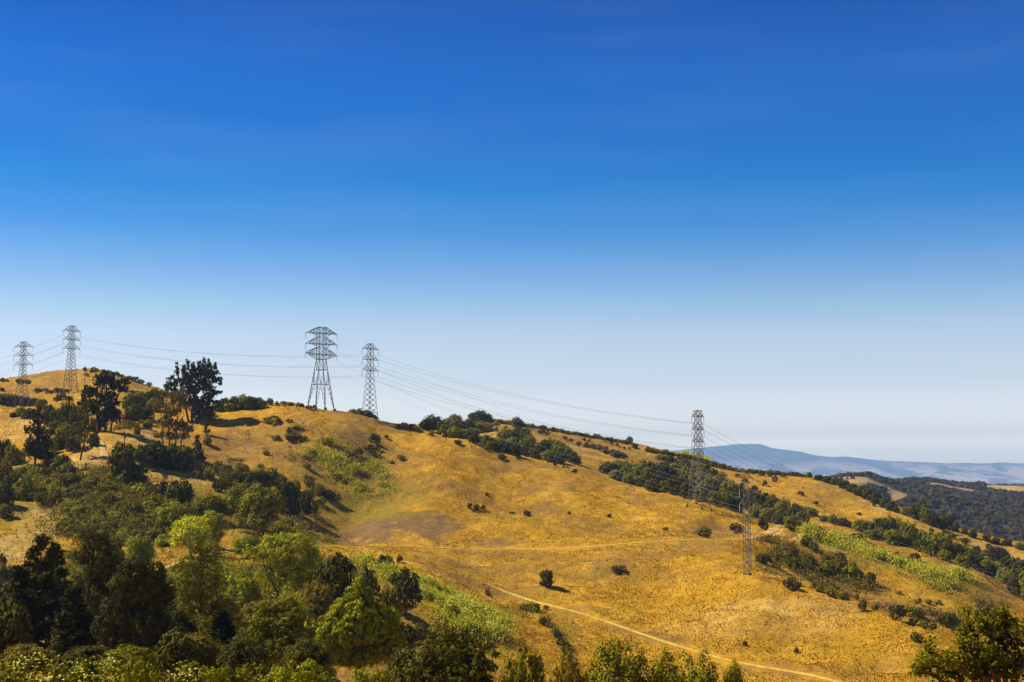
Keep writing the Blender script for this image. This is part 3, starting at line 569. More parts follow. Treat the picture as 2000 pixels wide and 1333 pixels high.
# pine: whorled boughs round one stem
def pine_parts(seed, H=16.0, W=8.5, dens=1.0, open_=0.0, start=0.12, tuft=0.55):
    r = np.random.default_rng(seed); Pn = []; Nn = []; Up = []; parts = [([(0, 0, -1), (0.1, 0, H * .3), (-0.1, 0.1, H * .65), (0, 0, H)], [0.32, 0.25, 0.16, 0.04])]
    z = H * start
    while z < H * 0.985:
        f = z / H; env = (1 - f)**0.75 * (0.55 + 0.45 * min(1, (f - start * .3) * 4)); nb = r.integers(4, 7)
        for b in range(nb):
            if r.random() < open_: continue
            a = r.uniform(0, 6.283); L = W / 2 * env * r.uniform(0.65, 1.15) + 0.35; tip = np.array([math.cos(a) * L, math.sin(a) * L, z + L * r.uniform(0.05, 0.4)]); b0 = np.array([0, 0, z])
            mid = (b0 + tip) / 2 - np.array([0, 0, 0.06 * L]); parts.append(([b0, mid, tip], [0.075, 0.05, 0.02])); d = (tip - b0) / np.linalg.norm(tip - b0)
            n = int(max(3, L / 0.42) * dens)
            for i in range(n):
                u = r.uniform(0.30, 1.0); c = b0 * (1 - u)**2 + 2 * u * (1 - u) * mid + u * u * tip; side = np.cross(d, (0, 0, 1)); c = c + side * r.normal() * 0.22 * L * (1.1 - u) + np.array([0, 0, r.uniform(-0.05, 0.3)])
                for _ in range(9):
                    e = r.normal(size=3); e /= np.linalg.norm(e); e[2] = abs(e[2]) * 0.9; dd = d * 0.5 + e; Pn.append(c + e * tuft * r.uniform(0.2, 1.0)); Up.append(dd); Nn.append(r.normal(size=3) + np.array([0, 0, 0.7]))
        z += r.uniform(0.35, 0.62) * (1.2 - 0.5 * f)
    return np.array(Pn), np.array(Nn), np.array(Up), parts
for s, (W_, dn, op) in enumerate([(8.5, 1.5, 0.0), (9.5, 1.2, 0.12), (7.0, 1.6, 0.0)]):
    P, N, U, parts = pine_parts(700 + s, 16, W_, dn, op); V, Q = quads(P, N, 0.62, 0.22, U); cm = mesh_np("pine_crown", V, Q); V, Q = tubes(parts, 5); add_proto('pine', W_ + 0.6, 16.2, cm, mesh_np("pine_trunk", V, Q, M['bark'], True))
# bushes: several woody-stemmed low domes, one mesh each
def bush_mesh(seed, w, h, nc, nl, leaf, cr_, name="bush"):
    r = np.random.default_rng(seed); lob = [(0, 0, h * 0.38, w * .36, w * .34, h * .52)]
    for i in range(5):
        a = 6.283 * i / 5 + r.uniform(-.5, .5); d = r.uniform(.18, .34) * w; q = r.uniform(.15, .24) * w; lob.append((d * math.cos(a), d * math.sin(a), h * r.uniform(.2, .55), q, q, h * r.uniform(.28, .42)))
    P, N, D = crown_pts(lob, nc, nl, cr_, seed + 1, under=-0.35, inner=0.1); V, Q = quads(P, N, leaf, leaf * .72)
    Vt, Qt = tubes([([(0, 0, -.4), (l[0] * .5, l[1] * .5, l[2] * .5), l[:3]], [0.05 * w / 2, 0.03 * w / 2, 0.01 * w / 2]) for l in lob], 4)
    return mesh_np(name, np.concatenate([V, Vt]), np.concatenate([Q, Qt + len(V)]))
for s in range(5): add_proto('bush', 4, 2.6, bush_mesh(800 + 3 * s, 4, 2.6, 60, 14, 0.42, 0.42), None)
for s in range(5): add_proto('shrub', 4, 2.2, bush_mesh(850 + 3 * s, 4, 2.2, 120, 22, 0.24, 0.34, "shrub"), None)
# near shrub with fine leaves (bottom of the slope below the camera)
for s in range(3): add_proto('thicket', 4, 3.6, bush_mesh(900 + 3 * s, 4, 3.6, 420, 26, 0.12, 0.26, "thicket"), None)

NAMES = {'dome': ('oak_tree', 'tree'), 'oak': ('oak_tree', 'tree'), 'broad': ('broadleaf_tree', 'tree'), 'upswept': ('evergreen_tree', 'tree'), 'pine': ('pine_tree', 'tree'), 'bush': ('bush', 'bush'), 'shrub': ('shrub', 'shrub'), 'thicket': ('thicket_shrub', 'shrub')}
_cnt = [0]
def put(kind, loc, w, h, mat, label, group=None, name=None, sink=0.06):
    L = PROTO[kind]; _cnt[0] += 1; pw, ph, cm, tm = L[(_cnt[0] * 7 + 3) % len(L)]; nm, cat = NAMES[kind]; nm = name or nm
    sc = (w / pw, (w / pw), h / ph * (1 + sink)); rz = rng.uniform(0, 6.283)
    if tm is None:
        o = link(nm, cm); root = o; set_mat(o, M[mat])
    else:
        root = empty(nm); o = link("crown", cm, root); set_mat(o, M[mat]); link("trunk", tm, root)
    root.location = (loc[0], loc[1], loc[2] - sink * h); root.scale = sc; root.rotation_euler = (0, 0, rz)
    tag(root, label, cat, group); return root
def T_(kind, px, top, base, w, mat, label, group=None, Y=None, name=None):
    """a plant seen at column px from row top to row base, w px wide; Y = distance where its foot is hidden"""
    if Y is None: p = cast(px, base)
    else:
        t, _ = ray(px, base); p = Vector((t * Y, Y, float(lookup(ZT, t * Y, Y))))
    t, k = ray(px, top); h = max(k * p.y - p.z, 0.25 * w * p.y / F); return put(kind, p, w * p.y / F * 1.03, h * 1.02, mat, label, group, name)

# ------------------------------------------------------------------ transmission towers
def bars(segs, r=0.12):
    Vs = []; Qs = []; o = 0
    for a, b in segs:
        V, Q = tube([a, b], [r, r], 4); Vs.append(V); Qs.append(Q + o); o += len(V)
    return np.concatenate(Vs), np.concatenate(Qs)
def bar_obj(name, segs, r, mat, parent):
    V, Q = bars(segs, r); return link(name, mesh_np(name, V, Q, mat), parent)
def insulator(name, a, b, mat, parent, r=0.14):
    a = np.array(a); b = np.array(b); n = 10; P = []; R = []
    for i in range(n + 1):
        p = a + (b - a) * i / n; P += [p, p + (b - a) * 0.3 / n, p + (b - a) * 0.34 / n]; R += [r, r, r * 0.45]
    V, Q = tube(P, R, 6); return link(name, mesh_np(name, V, Q, mat), parent)
def footings(root, base, s, mat, zc):
    for sx_ in (-1, 1):
        for sy_ in (-1, 1): pass

def make_tower(kind, base, H, uaxis, label, steel, hw, levels, arm, ins, group, belt=8.0, npan=8, top=None, waist=None):
    """hw(z) half width; levels: crossarm heights; arm: reach of each crossarm; uaxis: crossarm direction"""
    root = empty('transmission_tower', base); ang = math.atan2(uaxis[1], uaxis[0]); root.rotation_euler = (0, 0, ang)
    tag(root, label, 'pylon', group); ca, sa = math.cos(ang), math.sin(ang)
    corner = lambda sx_, sy_, z: np.array([sx_ * hw(z), sy_ * hw(z), z])
    gz = {}
    for sx_ in (-1, 1):
        for sy_ in (-1, 1):
            c = corner(sx_, sy_, 0); wx_, wy_ = base[0] + c[0] * ca - c[1] * sa, base[1] + c[0] * sa + c[1] * ca
            g = float(lookup(ZT, wx_, wy_)) - base[2]; gz[(sx_, sy_)] = g
            zs = [min(g, 0) - 0.3] + [z for z in np.linspace(max(g, 0) + 2, H, 9)]
            parts = [(np.array([corner(sx_, sy_, z) for z in zs]), [0.17 - 0.06 * z / H for z in zs])]
            V, Q = tubes(parts, 4); link('leg', mesh_np('leg', V, Q, M[steel]), root)
            f = corner(sx_, sy_, g); link('footing', mesh_np('footing', *tube([f + (0, 0, -1.2), f + (0, 0, 0.9)], [0.75, 0.6], 8), M['concrete']), root)
    zb = [belt]; z = belt
    lo = levels[-1]
    zs = list(np.linspace(belt, lo, npan + 1)); up = []
    for a_, b_ in zip([lo] + list(levels[::-1][1:]), list(levels[::-1][1:]) + [H]):
        k = 2 if b_ - a_ > 4 else 1; up += list(np.linspace(a_, b_, k + 1))[1:]
    zs = zs + up
    faces = [((-1, -1), (1, -1)), ((1, -1), (1, 1)), ((1, 1), (-1, 1)), ((-1, 1), (-1, -1))]
    for z0, z1 in zip(zs[:-1], zs[1:]):
        for a_, b_ in faces:
            p0, p1 = corner(*a_, z0), corner(*b_, z0); q0, q1 = corner(*a_, z1), corner(*b_, z1)
            bar_obj('cross_brace', [(p0, q1), (p1, q0)], 0.11, M[steel], root)
    for zz in [belt] + list(levels) + [H]:
        for a_, b_ in faces: bar_obj('horizontal_strut', [(corner(*a_, zz), corner(*b_, zz))], 0.10, M[steel], root)
    for a_, b_ in faces:     # splayed foot panels
        m = (corner(*a_, belt) + corner(*b_, belt)) / 2; qa = corner(*a_, belt * .5); qb = corner(*b_, belt * .5)
        fa = corner(*a_, gz[a_]); fb = corner(*b_, gz[b_])
        bar_obj('foot_brace', [(m, fa), (m, fb), (qa, (m + fa) / 2), (qb, (m + fb) / 2), (corner(*a_, belt * .98), (m + fa) / 2), (corner(*b_, belt * .98), (m + fb) / 2)], 0.085, M[steel], root)
    tips = {}
    for li, z in enumerate(levels):
        zu = H if li == 0 else z + (levels[li - 1] - z) * 0.62
        for s_ in (-1, 1):
            tip = np.array([s_ * arm[li], 0, z - 0.15]); seg = []
            for sy_ in (-1, 1):
                l = corner(s_, sy_, z); u = corner(s_, sy_, zu); e = np.array([s_ * hw(z) + (tip[0] - s_ * hw(z)) * 0.45, 0, 0])
                ku = u + (tip - u) * 0.45 + np.array([0, 0, -0.35]); kl = l + (tip - l) * 0.45; seg += [(l, tip), (u, ku), (ku, tip), (kl, ku), (l, ku)]
            bar_obj('crossarm', seg, 0.095, M[steel], root); tipb = tip + np.array([0, 0, -ins]); insulator('insulator', tip, tipb, M['insul'], root)
            tips[(li, s_)] = Vector((base[0] + tipb[0] * ca, base[1] + tipb[0] * sa, base[2] + tipb[2]))
    if H - levels[0] > 1:
        bar_obj('top_frame', [(corner(-1, -1, H), corner(1, 1, H)), (corner(1, -1, H), corner(-1, 1, H))], 0.08, M[steel], root)
    return root, tips

def g_at(px, Y, py=900):
    t, _ = ray(px, py); return Vector((t * Y, Y, float(lookup(ZT, t * Y, Y))))
def top_h(p, py): return (ray(1000, py)[1]) * p.y - p.z
def unit(a, b):
    d = b - a; d.z = 0; d.normalize(); return Vector((-d.y, d.x, 0))
b1 = g_at(42, 942, 800); b2 = g_at(137, 962, 766); b3 = g_at(626, 768, 803); b4 = g_at(722, 815, 825); b5 = g_at(1365, 676, 990); b6 = g_at(1460, 486, 1125)
GP = 'lattice power pylons along the ridge'
def prof(H, base_s, top_s, lo):
    def f(z): return top_s + 0.0 if z >= lo else top_s + (base_s - top_s) * ((lo - z) / lo)**1.08
    return f
def typeA(b, px_top, arms_py, uax, label, steel='steel', base_s=3.7, top_s=1.35, arm=6.6):
    H = top_h(b, px_top); lv = [top_h(b, q) for q in arms_py]
    return make_tower('A', b, H, uax, label, steel, prof(H, base_s, top_s, lv[-1]), lv, [arm] * 3, 3.3, GP)
u24 = Vector((0.62, 0.78, 0))
t1, k1 = typeA(b1, 668, (677.5, 695, 713), Vector((0.62, -0.2, 0)).normalized(), 'small leftmost lattice pylon with its feet behind scrub', top_s=1.3, arm=7.6)
t2, k2 = typeA(b2, 637, (647, 664, 681.5), u24, 'lattice pylon on the left hilltop beside the thin wooden pole', top_s=1.45, arm=6.9)
t4, k4 = typeA(b4, 672, (682, 703, 724), u24, 'narrow lattice pylon just behind the crest with trees at its foot')
t5, k5 = typeA(b5, 802, (814, 839, 863), u24, 'lattice pylon on the golden spur in front of the dark tree band', steel='steel_sun_paint', base_s=4.1, top_s=1.3, arm=5.6)
# wide strain pylon
H3 = top_h(b3, 640); L3 = [top_h(b3, q) for q in (651.5, 672.5, 693)]; waist = top_h(b3, 703)
def hw3(z): return 1.95 if z >= waist else 1.95 + (5.6 - 1.95) * (waist - z) / waist
u36 = Vector((0.84, 0.55, 0)).normalized()
def strain_tower():
    root = empty('transmission_tower', b3); ang = math.atan2(u36.y, u36.x); root.rotation_euler = (0, 0, ang); st = M['steel_dark']
    tag(root, 'wide dark pylon with spread legs standing on the grassy crest', 'pylon', GP); ca, sa = math.cos(ang), math.sin(ang)
    cor = lambda a, b, z: np.array([a * hw3(z), b * hw3(z), z]); faces = [((-1, -1), (1, -1)), ((1, -1), (1, 1)), ((1, 1), (-1, 1)), ((-1, 1), (-1, -1))]
    gz = {}
    for a in (-1, 1):
        for b in (-1, 1):
            c = cor(a, b, 0); g = float(lookup(ZT, b3.x + c[0] * ca - c[1] * sa, b3.y + c[0] * sa + c[1] * ca)) - b3.z; gz[(a, b)] = g
            zs = [min(g, 0) - .3, waist * .3, waist * .6, waist, H3]; V, Q = tubes([([cor(a, b, z) for z in zs], [0.22, .2, .19, .18, .14])], 4); link('leg', mesh_np('leg', V, Q, st), root)
            f = cor(a, b, g); link('footing', mesh_np('footing', *tube([f + (0, 0, -1.5), f + (0, 0, 1.6)], [0.95, 0.85], 8), M['concrete']), root)
    z1, z2 = waist * 0.52, waist * 0.80
    for a, b in faces:
        for z in (z1, z2, waist, *L3, H3): bar_obj('horizontal_strut', [(cor(*a, z), cor(*b, z))], 0.13, st, root)
        n1a = cor(*a, z1) * .72 + cor(*b, z1) * .28; n1b = cor(*b, z1) * .72 + cor(*a, z1) * .28; m2 = (cor(*a, z2) + cor(*b, z2)) / 2
        fa, fb = cor(*a, gz[a]), cor(*b, gz[b])
        for (f, n, c) in ((fa, n1a, a), (fb, n1b, b)):     # each leg of the lower half is a lattice girder
            seg = [(f, n)]
            for u in (0.25, 0.45, 0.62, 0.8):
                p = f + (n - f) * u; q = cor(*c, p[2]); q2 = cor(*c, min(z1, p[2] + z1 * .14)); seg += [(p, q), (p, q2)]
            bar_obj('leg_brace', seg, 0.09, st, root)
        bar_obj('leg_brace', [(n1a, cor(*a, z2)), (n1b, cor(*b, z2)), (n1a, cor(*a, (z1 + z2) / 2)), (n1b, cor(*b, (z1 + z2) / 2))], 0.10, st, root)
        bar_obj('cross_brace', [(cor(*a, waist), m2), (cor(*b, waist), m2), (cor(*a, z2), m2 + (0, 0, 0.1))], 0.10, st, root)
        zz = [waist] + [L3[2], (L3[2] + L3[1]) / 2, L3[1], (L3[1] + L3[0]) / 2, L3[0], H3]
        for p, q in zip(zz[:-1], zz[1:]): bar_obj('cross_brace', [(cor(*a, p), cor(*b, q)), (cor(*b, p), cor(*a, q))], 0.095, st, root)
    tips = {}; R3 = 9.4
    for li, z in enumerate(L3):
        zu = H3 if li == 0 else z + 4.0
        for s in (-1, 1):
            tip = np.array([s * R3, 0, z + (0.9 if li == 2 and s < 0 else -0.1)]); seg = []
            for b in (-1, 1):
                l = cor(s, b, z); u = cor(s, b, zu); seg += [(l, tip), (u, tip)]
                for w in (.35, .65): seg += [(l + (tip - l) * w, u + (tip - u) * w), (l + (tip - l) * w, u + (tip - u) * (w - .3))]
                if li == 2: lw = cor(s, b, waist); seg += [(lw, tip), (lw + (tip - lw) * .5, l + (tip - l) * .55)]
            bar_obj('crossarm', seg, 0.12, st, root)
            mid = np.array([s * R3 * .62, -1.6, z - .3]); insulator('insulator', tip, mid * .6 + tip * .4 + (0, -.6, 0), M['insul'], root, .2); insulator('insulator', np.array([s * R3 * .6, 0, z]), np.array([s * R3 * .36, -1.0, z - 1.3]), M['insul'], root, .24)
            bb = tip + np.array([0, 0, -3.0]); insulator('insulator', tip, bb, M['insul'], root, .16); tips[(li, s)] = Vector((b3.x + bb[0] * ca, b3.y + bb[0] * sa, b3.z + bb[2]))
    return tips
k3 = strain_tower()
# slender mast with hanging insulators
H6 = top_h(b6, 924); L6 = [top_h(b6, q) for q in (934, 958, 984)]
def mast():
    root = empty('transmission_tower', b6); u = Vector((0.97, 0.24, 0)).normalized(); ang = math.atan2(u.y, u.x); root.rotation_euler = (0, 0, ang); st = M['steel_sun_paint']
    tag(root, 'slender rusty lattice mast below the dirt road with six grey insulators', 'pylon', GP); ca, sa = math.cos(ang), math.sin(ang)
    hw = lambda z: 0.92 - 0.0 * z if z < L6[2] - 2 else max(0.25, 0.92 - (z - L6[2] + 2) * 0.035); cor = lambda a, b, z: np.array([a * hw(z), b * hw(z), z]); faces = [((-1, -1), (1, -1)), ((1, -1), (1, 1)), ((1, 1), (-1, 1)), ((-1, 1), (-1, -1))]
    for a in (-1, 1):
        for b in (-1, 1): V, Q = tubes([([cor(a, b, z) for z in (-1, L6[2] - 2, L6[1], H6 - .5)], [.12, .11, .10, .07])], 4); link('leg', mesh_np('leg', V, Q, st), root)
    zs = np.linspace(0.6, H6 - .6, 27)
    for i, (p, q) in enumerate(zip(zs[:-1], zs[1:])):
        for a, b in faces:
            a_, b_ = (a, b) if i % 2 else (b, a); bar_obj('diagonal_brace', [(cor(*a_, p), cor(*b_, q))] + ([(cor(*a, p), cor(*b, p))] if i % 3 == 0 else []), 0.065, st, root)
    link('footing', mesh_np('footing', *tube([(0, 0, -1.5), (0, 0, .75)], [1.7, 1.6], 4), M['concrete']), root)
    bar_obj('peak', [(cor(1, 1, H6 - .6), (0, 0, H6)), (cor(-1, -1, H6 - .6), (0, 0, H6)), (cor(1, -1, H6 - .6), (0, 0, H6))], .06, st, root)
    tips = {}
    for li, z in enumerate(L6):
        for s in (-1, 1):
            tip = np.array([s * 2.45, 0, z]); seg = []; dz = (1.4, -1.3, 2.0)[li]
            for b in (-1, 1):
                l = cor(s, b, z); uu = cor(s, b, z + dz); seg += [(l, tip), (uu, tip), (l + (tip - l) * .5, uu + (tip - uu) * .5)]
            seg += [(cor(s, -1, z + dz * .5), (tip + cor(s, 0, z)) / 2)]
            bar_obj('crossarm', seg, .075, st, root); bb = tip + np.array([0, 0, -2.5]); insulator('insulator', tip, bb, M['insul'], root, .17); tips[(li, s)] = Vector((b6.x + bb[0] * ca, b6.y + bb[0] * sa, b6.z + bb[2]))
    return tips
k6 = mast()

# conductors
def wire(a, b, sag, label, group, r=0.055, n=40):
    P = []
    for i in range(n + 1):
        u = i / n; p = a.lerp(b, u); p.z -= sag * 4 * u * (1 - u); P.append(tuple(p - a))
    V, Q = tube(P, [r] * (n + 1), 4); o = link('power_line', mesh_np('power_line', V, Q, M['wire']), None, a); tag(o, label, 'power line', group)
LV = ['top', 'middle', 'lowest']; SD = {-1: 'nearer', 1: 'farther'}
def span(ka, kb, sag, words, group, r=0.055, flip=False):
    for li in range(3):
        for s in (-1, 1):
            a = ka[(li, s)]; b = kb[(li, -s if flip else s)]; wire(a, b, sag, f"{LV[li]} {SD[s]} wire {words}", group, r)
def virt(px, Y, pys, dx=2.2):
    return {(li, s): at(px, pys[li], Y) + Vector((s * dx, s * dx, 0)) for li in range(3) for s in (-1, 1)}
span(k2, k4, 5.6, 'strung from the left hilltop pylon to the crest pylon', 'wires between the hilltop and crest pylons', 0.06)
span(k4, k5, 5.2, 'strung from the crest pylon down to the spur pylon', 'wires between the crest and spur pylons', 0.05)
span(k5, virt(1730, 1240, (985, 1005, 1025), 3), 5.5, 'leaving the spur pylon rightwards over the blue mountains', 'wires leaving the spur pylon', 0.055)
span(k2, virt(-170, 900, (748, 766, 784), 3), 3, 'leaving the left hilltop pylon past the leftmost pylon', 'wires leaving the hilltop pylon', 0.05)
span(k1, k3, 7, 'running faintly from the leftmost pylon to the wide pylon', 'faint wires between the leftmost and wide pylons', 0.018)
span(k3, k6, 5.0, 'dropping from the wide pylon to the slender mast', 'wires between the wide pylon and the mast', 0.028)
span(k6, virt(2160, 420, (1185, 1210, 1235), 2.0), 2.5, 'leaving the slender mast down across the right slope', 'wires leaving the slender mast', 0.028)
# thin wooden pole beside the hilltop pylon
pp = cast(166, 748); ph_ = top_h(pp, 716); rt = empty('utility_pole', pp); tag(rt, 'thin leaning wooden pole on the crest of the left hill', 'pole')
link('pole_shaft', mesh_np('pole_shaft', *tube([(0, 0, -1), (-.6, 0, ph_)], [.28, .2], 8), M['bark']), rt); link('crossbar', mesh_np('crossbar', *tube([(-1.5, 0, ph_ - 1), (.6, 0, ph_ - .6)], [.13, .13], 4), M['bark']), rt)
#PLANTS#
# ------------------------------------------------------------------ dry grass tufts on the slopes facing the camera
def tufts(n, tlo, thi, ylo, yhi, size, name, label, mat, seed, keep=None):
    r = np.random.default_rng(seed); t = r.uniform(tlo, thi, n); y = r.uniform(ylo, yhi, n); x = t * y
    z = lookup(ZT, x, y); zf = lookup(ZT, x * (y - 6) / y, y - 6); zd = lookup(ZT, x + 3, y); facing = (z - zf) / 6 - z / y > 0.012   # seen from the camera's side of the hill
    cl = 0.62 + 0.5 * vnoise(x, y, 7, seed) + 0.4 * vnoise(x, y, 22, seed + 1); dirt = lookup(DIRT, x, y); k = facing & (r.random(n) < np.clip(cl, 0.12, 1)) & (dirt < 0.25)
    gr = lookup(GR, x, y); br = lookup(BR, x, y); k &= (r.random(n) > 0.97 * np.maximum(gr, br))
    if keep is not None: k &= keep(x, y)
    x, y, z = x[k], y[k], z[k]; m = len(x); s = size * r.uniform(0.5, 1.3, m); P = []
    for j in range(2):
        a = r.uniform(0, math.pi, m); ux, uy = np.cos(a) * s * 0.55, np.sin(a) * s * 0.55; lx, ly = r.normal(size=m) * s * 0.45 + 0.22 * s, r.normal(size=m) * s * 0.4 - 0.1 * s
        P.append(np.stack([np.stack([x - ux, y - uy, z - 0.05], 1), np.stack([x + ux, y + uy, z - 0.05], 1), np.stack([x + lx, y + ly, z + s * r.uniform(.5, 1.0, m)], 1)], 1))
    V = np.concatenate(P).reshape(-1, 3); o = link(name, mesh_np(name, V, np.arange(len(V)).reshape(-1, 3), mat)); tag(o, label, None, None, 'stuff'); return o
tufts(500000, -0.40, 0.40, 335, 800, 0.38, "dry_grass", "short golden dry grass covering the near and middle slopes", M['tuft'], 21)
tufts(130000, -0.40, 0.40, 800, 1150, 0.6, "dry_grass", "short golden dry grass covering the farther hill faces", M['tuft'], 22)

# ------------------------------------------------------------------ yellow-green weeds: masses nobody could count
def weeds(name, label, poly, n, hpx, mat, leaf, seed, flower=0.3, density=9, thin=-0.1):
    """poly: (px, py, rpx, rdepth) blobs; plants are upright sprays of small leaves with pale heads"""
    r = np.random.default_rng(seed); X = []; Y = []
    tot = sum(b[2] * b[3] for b in poly)
    for px, py, rp, rd in poly:
        p = cast(px, py); k = int(n * rp * rd / tot); a = r.uniform(0, 6.283, k); q = np.abs(r.normal(size=k)) * 0.62; X.append(p.x + np.cos(a) * q * rp * p.y / F); Y.append(p.y + np.sin(a) * q * rd)
    x = np.concatenate(X); y = np.concatenate(Y); kk = vnoise(x, y, 4.5, seed) + 0.5 * vnoise(x, y, 11, seed + 2) > thin; kk &= lookup(DIRT, x, y + 1.5) < 0.05; x, y = x[kk], y[kk]; z = lookup(ZT, x, y); m = len(x); h = hpx * y / F * r.uniform(0.5, 1.25, m)
    u = r.uniform(0.1, 1, (m, density)); e = r.normal(size=(m, density, 3)) * np.array([.34, .34, .12]); P = np.stack([x, y, z], 1)[:, None, :] + (e * h[:, None, None]) + np.stack([u * 0, u * 0, u * h[:, None]], 2)
    N = r.normal(size=(m, density, 3)) + np.array([-0.3, -0.3, 0.9]); up = np.zeros((m * density, 3)) + np.array([0, 0, 1.0]); V, Q = quads(P.reshape(-1, 3), N.reshape(-1, 3), leaf * 1.5, leaf * 0.8, up)
    o = link(name, mesh_np(name, V, Q, M[mat])); tag(o, label, None, None, 'stuff')
    if flower:
        k = r.random(m) < flower; Pf = (np.stack([x, y, z + h], 1)[k][:, None, :] + r.normal(size=(k.sum(), 5, 3)) * (0.22 * h[k])[:, None, None]).reshape(-1, 3)
        V, Q = quads(Pf, r.normal(size=Pf.shape) * .4 + np.array([0, -.2, 1]), leaf * .9, leaf * .8); o2 = link("flower_heads", mesh_np("flower_heads", V, Q, M['flower']), o); o2['kind'] = 'stuff'
    return o
weeds("flowering_weeds", "pale flowering weeds filling the hollow beside the leafy trees", [(715, 1102, 26, 14), (765, 1122, 42, 14), (825, 1144, 46, 12), (872, 1170, 54, 13), (925, 1200, 60, 14), (893, 1184, 60, 12), (965, 1205, 38, 12), (880, 1195, 45, 14), (910, 1230, 50, 12), (960, 1235, 30, 8), (845, 1172, 40, 12)], 5600, 15, 'lime', 0.42, 31, 0.45, 9, -0.35)
weeds("flowering_weeds", "bright weed patch high on the slope below the wide pylon", [(700, 925, 34, 12), (735, 915, 28, 12), (745, 945, 26, 12), (700, 945, 44, 14), (735, 960, 28, 8), (655, 905, 44, 16), (640, 885, 40, 12)], 1700, 13, 'lime', 0.55, 33, 0.12, 9, -0.25)
weeds("flowering_weeds", "long yellow green weed band running down the right shoulder", [(1580, 1042, 16, 10), (1605, 1052, 24, 10), (1640, 1064, 34, 10), (1680, 1078, 40, 10), (1720, 1094, 42, 11), (1760, 1110, 44, 12), (1790, 1122, 40, 12), (1825, 1132, 34, 10), (1875, 1128, 30, 8), (1850, 1140, 20, 6)], 4600, 15, 'lime', 0.5, 35, 0.16, 9, -0.35)
weeds("flowering_weeds", "weed patch on the road shoulder above the tree band", [(1365, 880, 22, 18), (1340, 874, 12, 10)], 300, 7, 'lime', 0.9, 37, 0)
weeds("green_undergrowth", "dull green undergrowth below the brushy gully on the right", [(1500, 1118, 26, 8), (1545, 1138, 34, 8), (1590, 1150, 40, 8), (1640, 1166, 30, 6), (1570, 1110, 40, 12), (1640, 1120, 50, 12), (1690, 1150, 40, 8), (1900, 1175, 50, 10)], 1100, 11, 'olive', 0.5, 39, 0.03)
weeds("green_undergrowth", "dull green undergrowth between the leafy trees on the left", [(470, 1130, 60, 24), (520, 1180, 60, 20), (600, 1010, 50, 26), (580, 1040, 40, 18), (640, 1060, 34, 12), (430, 1110, 40, 14), (330, 1040, 60, 20), (240, 1060, 60, 20), (110, 1120, 90, 20), (870, 1265, 40, 6), (700, 1130, 50, 12), (850, 1240, 50, 8)], 2600, 15, 'olive', 0.45, 41, 0.05)
weeds("green_undergrowth", "low dull weeds following the ditch under the lower track", [(1040, 1192, 28, 6), (1068, 1218, 12, 5), (1085, 1240, 12, 6), (1100, 1262, 14, 7), (1110, 1285, 14, 6), (1000, 1205, 30, 6)], 500, 11, 'mid', 0.4, 43, 0.02)

# ------------------------------------------------------------------ pines and other big trees on the left
def hero(name, px, base, lobes, stems, mat, label, cat='tree', Y=None, style='pine', nc=600, nl=20, cr_=0.8, leaf=(0.7, 0.3), seed=1, group=None, trunk_mat='bark', inner=0.2, depth=0.75):
    if Y is None: p = cast(px, base)
    else:
        t, _ = ray(px, base); p = Vector((t * Y, Y, float(lookup(ZT, t * Y, Y))))
    s = p.y / F; r = np.random.default_rng(seed); root = empty(name, p); tag(root, label, cat, group); py0 = 666.5 - F * math.tan(math.atan(p.z / p.y) - PITCH)
    q = lambda x, y: (np.array([(x - px) * s, 0.0, (py0 - y) * s])); L = []
    for (x, y, rx, ry) in lobes:
        c = q(x, y); L.append((c[0], r.uniform(-.5, .5) * rx * s * 1.2, c[2], rx * s, rx * s * depth * 1.1, ry * s))
    if style == 'pine' and cat == 'tree' and nc > 350:      # break the masses into upright plumes
        L2 = []
        for l in L:
            for _ in range(6):
                e = r.normal(size=3); e /= np.linalg.norm(e); e *= r.uniform(.35, 1.0); L2.append((l[0] + e[0] * l[3], l[1] + e[1] * l[4], l[2] + e[2] * l[5], l[3] * .27, l[4] * .3, l[5] * .42))
        P, N, D = crown_pts(L2, int(nc * .6), nl, cr_ * .6, seed, under=-0.9, inner=inner, squash=1.5); P1, N1, D1 = crown_pts([(a, b, c_, d * .92, e, f * .9) for a, b, c_, d, e, f in L], int(nc * .65), nl, cr_ * .8, seed + 7, under=-0.9, inner=.35, squash=1.0); P = np.concatenate([P, P1]); N = np.concatenate([N, N1]); D = np.concatenate([D, D1])
    else: P, N, D = crown_pts(L, nc, nl, cr_, seed, under=-0.9, inner=inner, squash=0.9)
    if style == 'pine': up = D * np.array([1.2, 1.2, .5]) + np.array([0.25, 0, 0.9])
    elif style == 'up': up = D * 0.3 + np.array([0, 0, 1.0])
    else: up = None
    V, Q = quads(P, N, leaf[0], leaf[1], up); c = link("crown", mesh_np("crown", V, Q, M[mat]), root); parts = []
    for st in stems:
        pts = [q(a, b) + np.array([0, r.normal() * 0.2, 0]) for a, b, _ in st]; parts.append((pts, [w * s for _, _, w in st]))
    mains = [l for l in L]
    if stems:
        allp = np.array([p_ for pp_, _ in parts for p_ in pp_])
        for l in mains:
            c_ = np.array(l[:3]); j = np.argmin(((allp - c_)**2).sum(1) + (allp[:, 2] > c_[2] + 1) * 50); parts.append(([allp[j], (allp[j] + c_) / 2 + (0, 0, -.3), c_], [.14, .1, .04]))
            for _ in range(2): e = r.normal(size=3); e /= np.linalg.norm(e); parts.append(([(allp[j] + c_) / 2, c_ + e * np.array(l[3:]) * .85], [.08, .03]))
    if parts: V, Q = tubes(parts, 6); link("trunk", mesh_np("trunk", V, Q, M[trunk_mat], True), root)
    return root
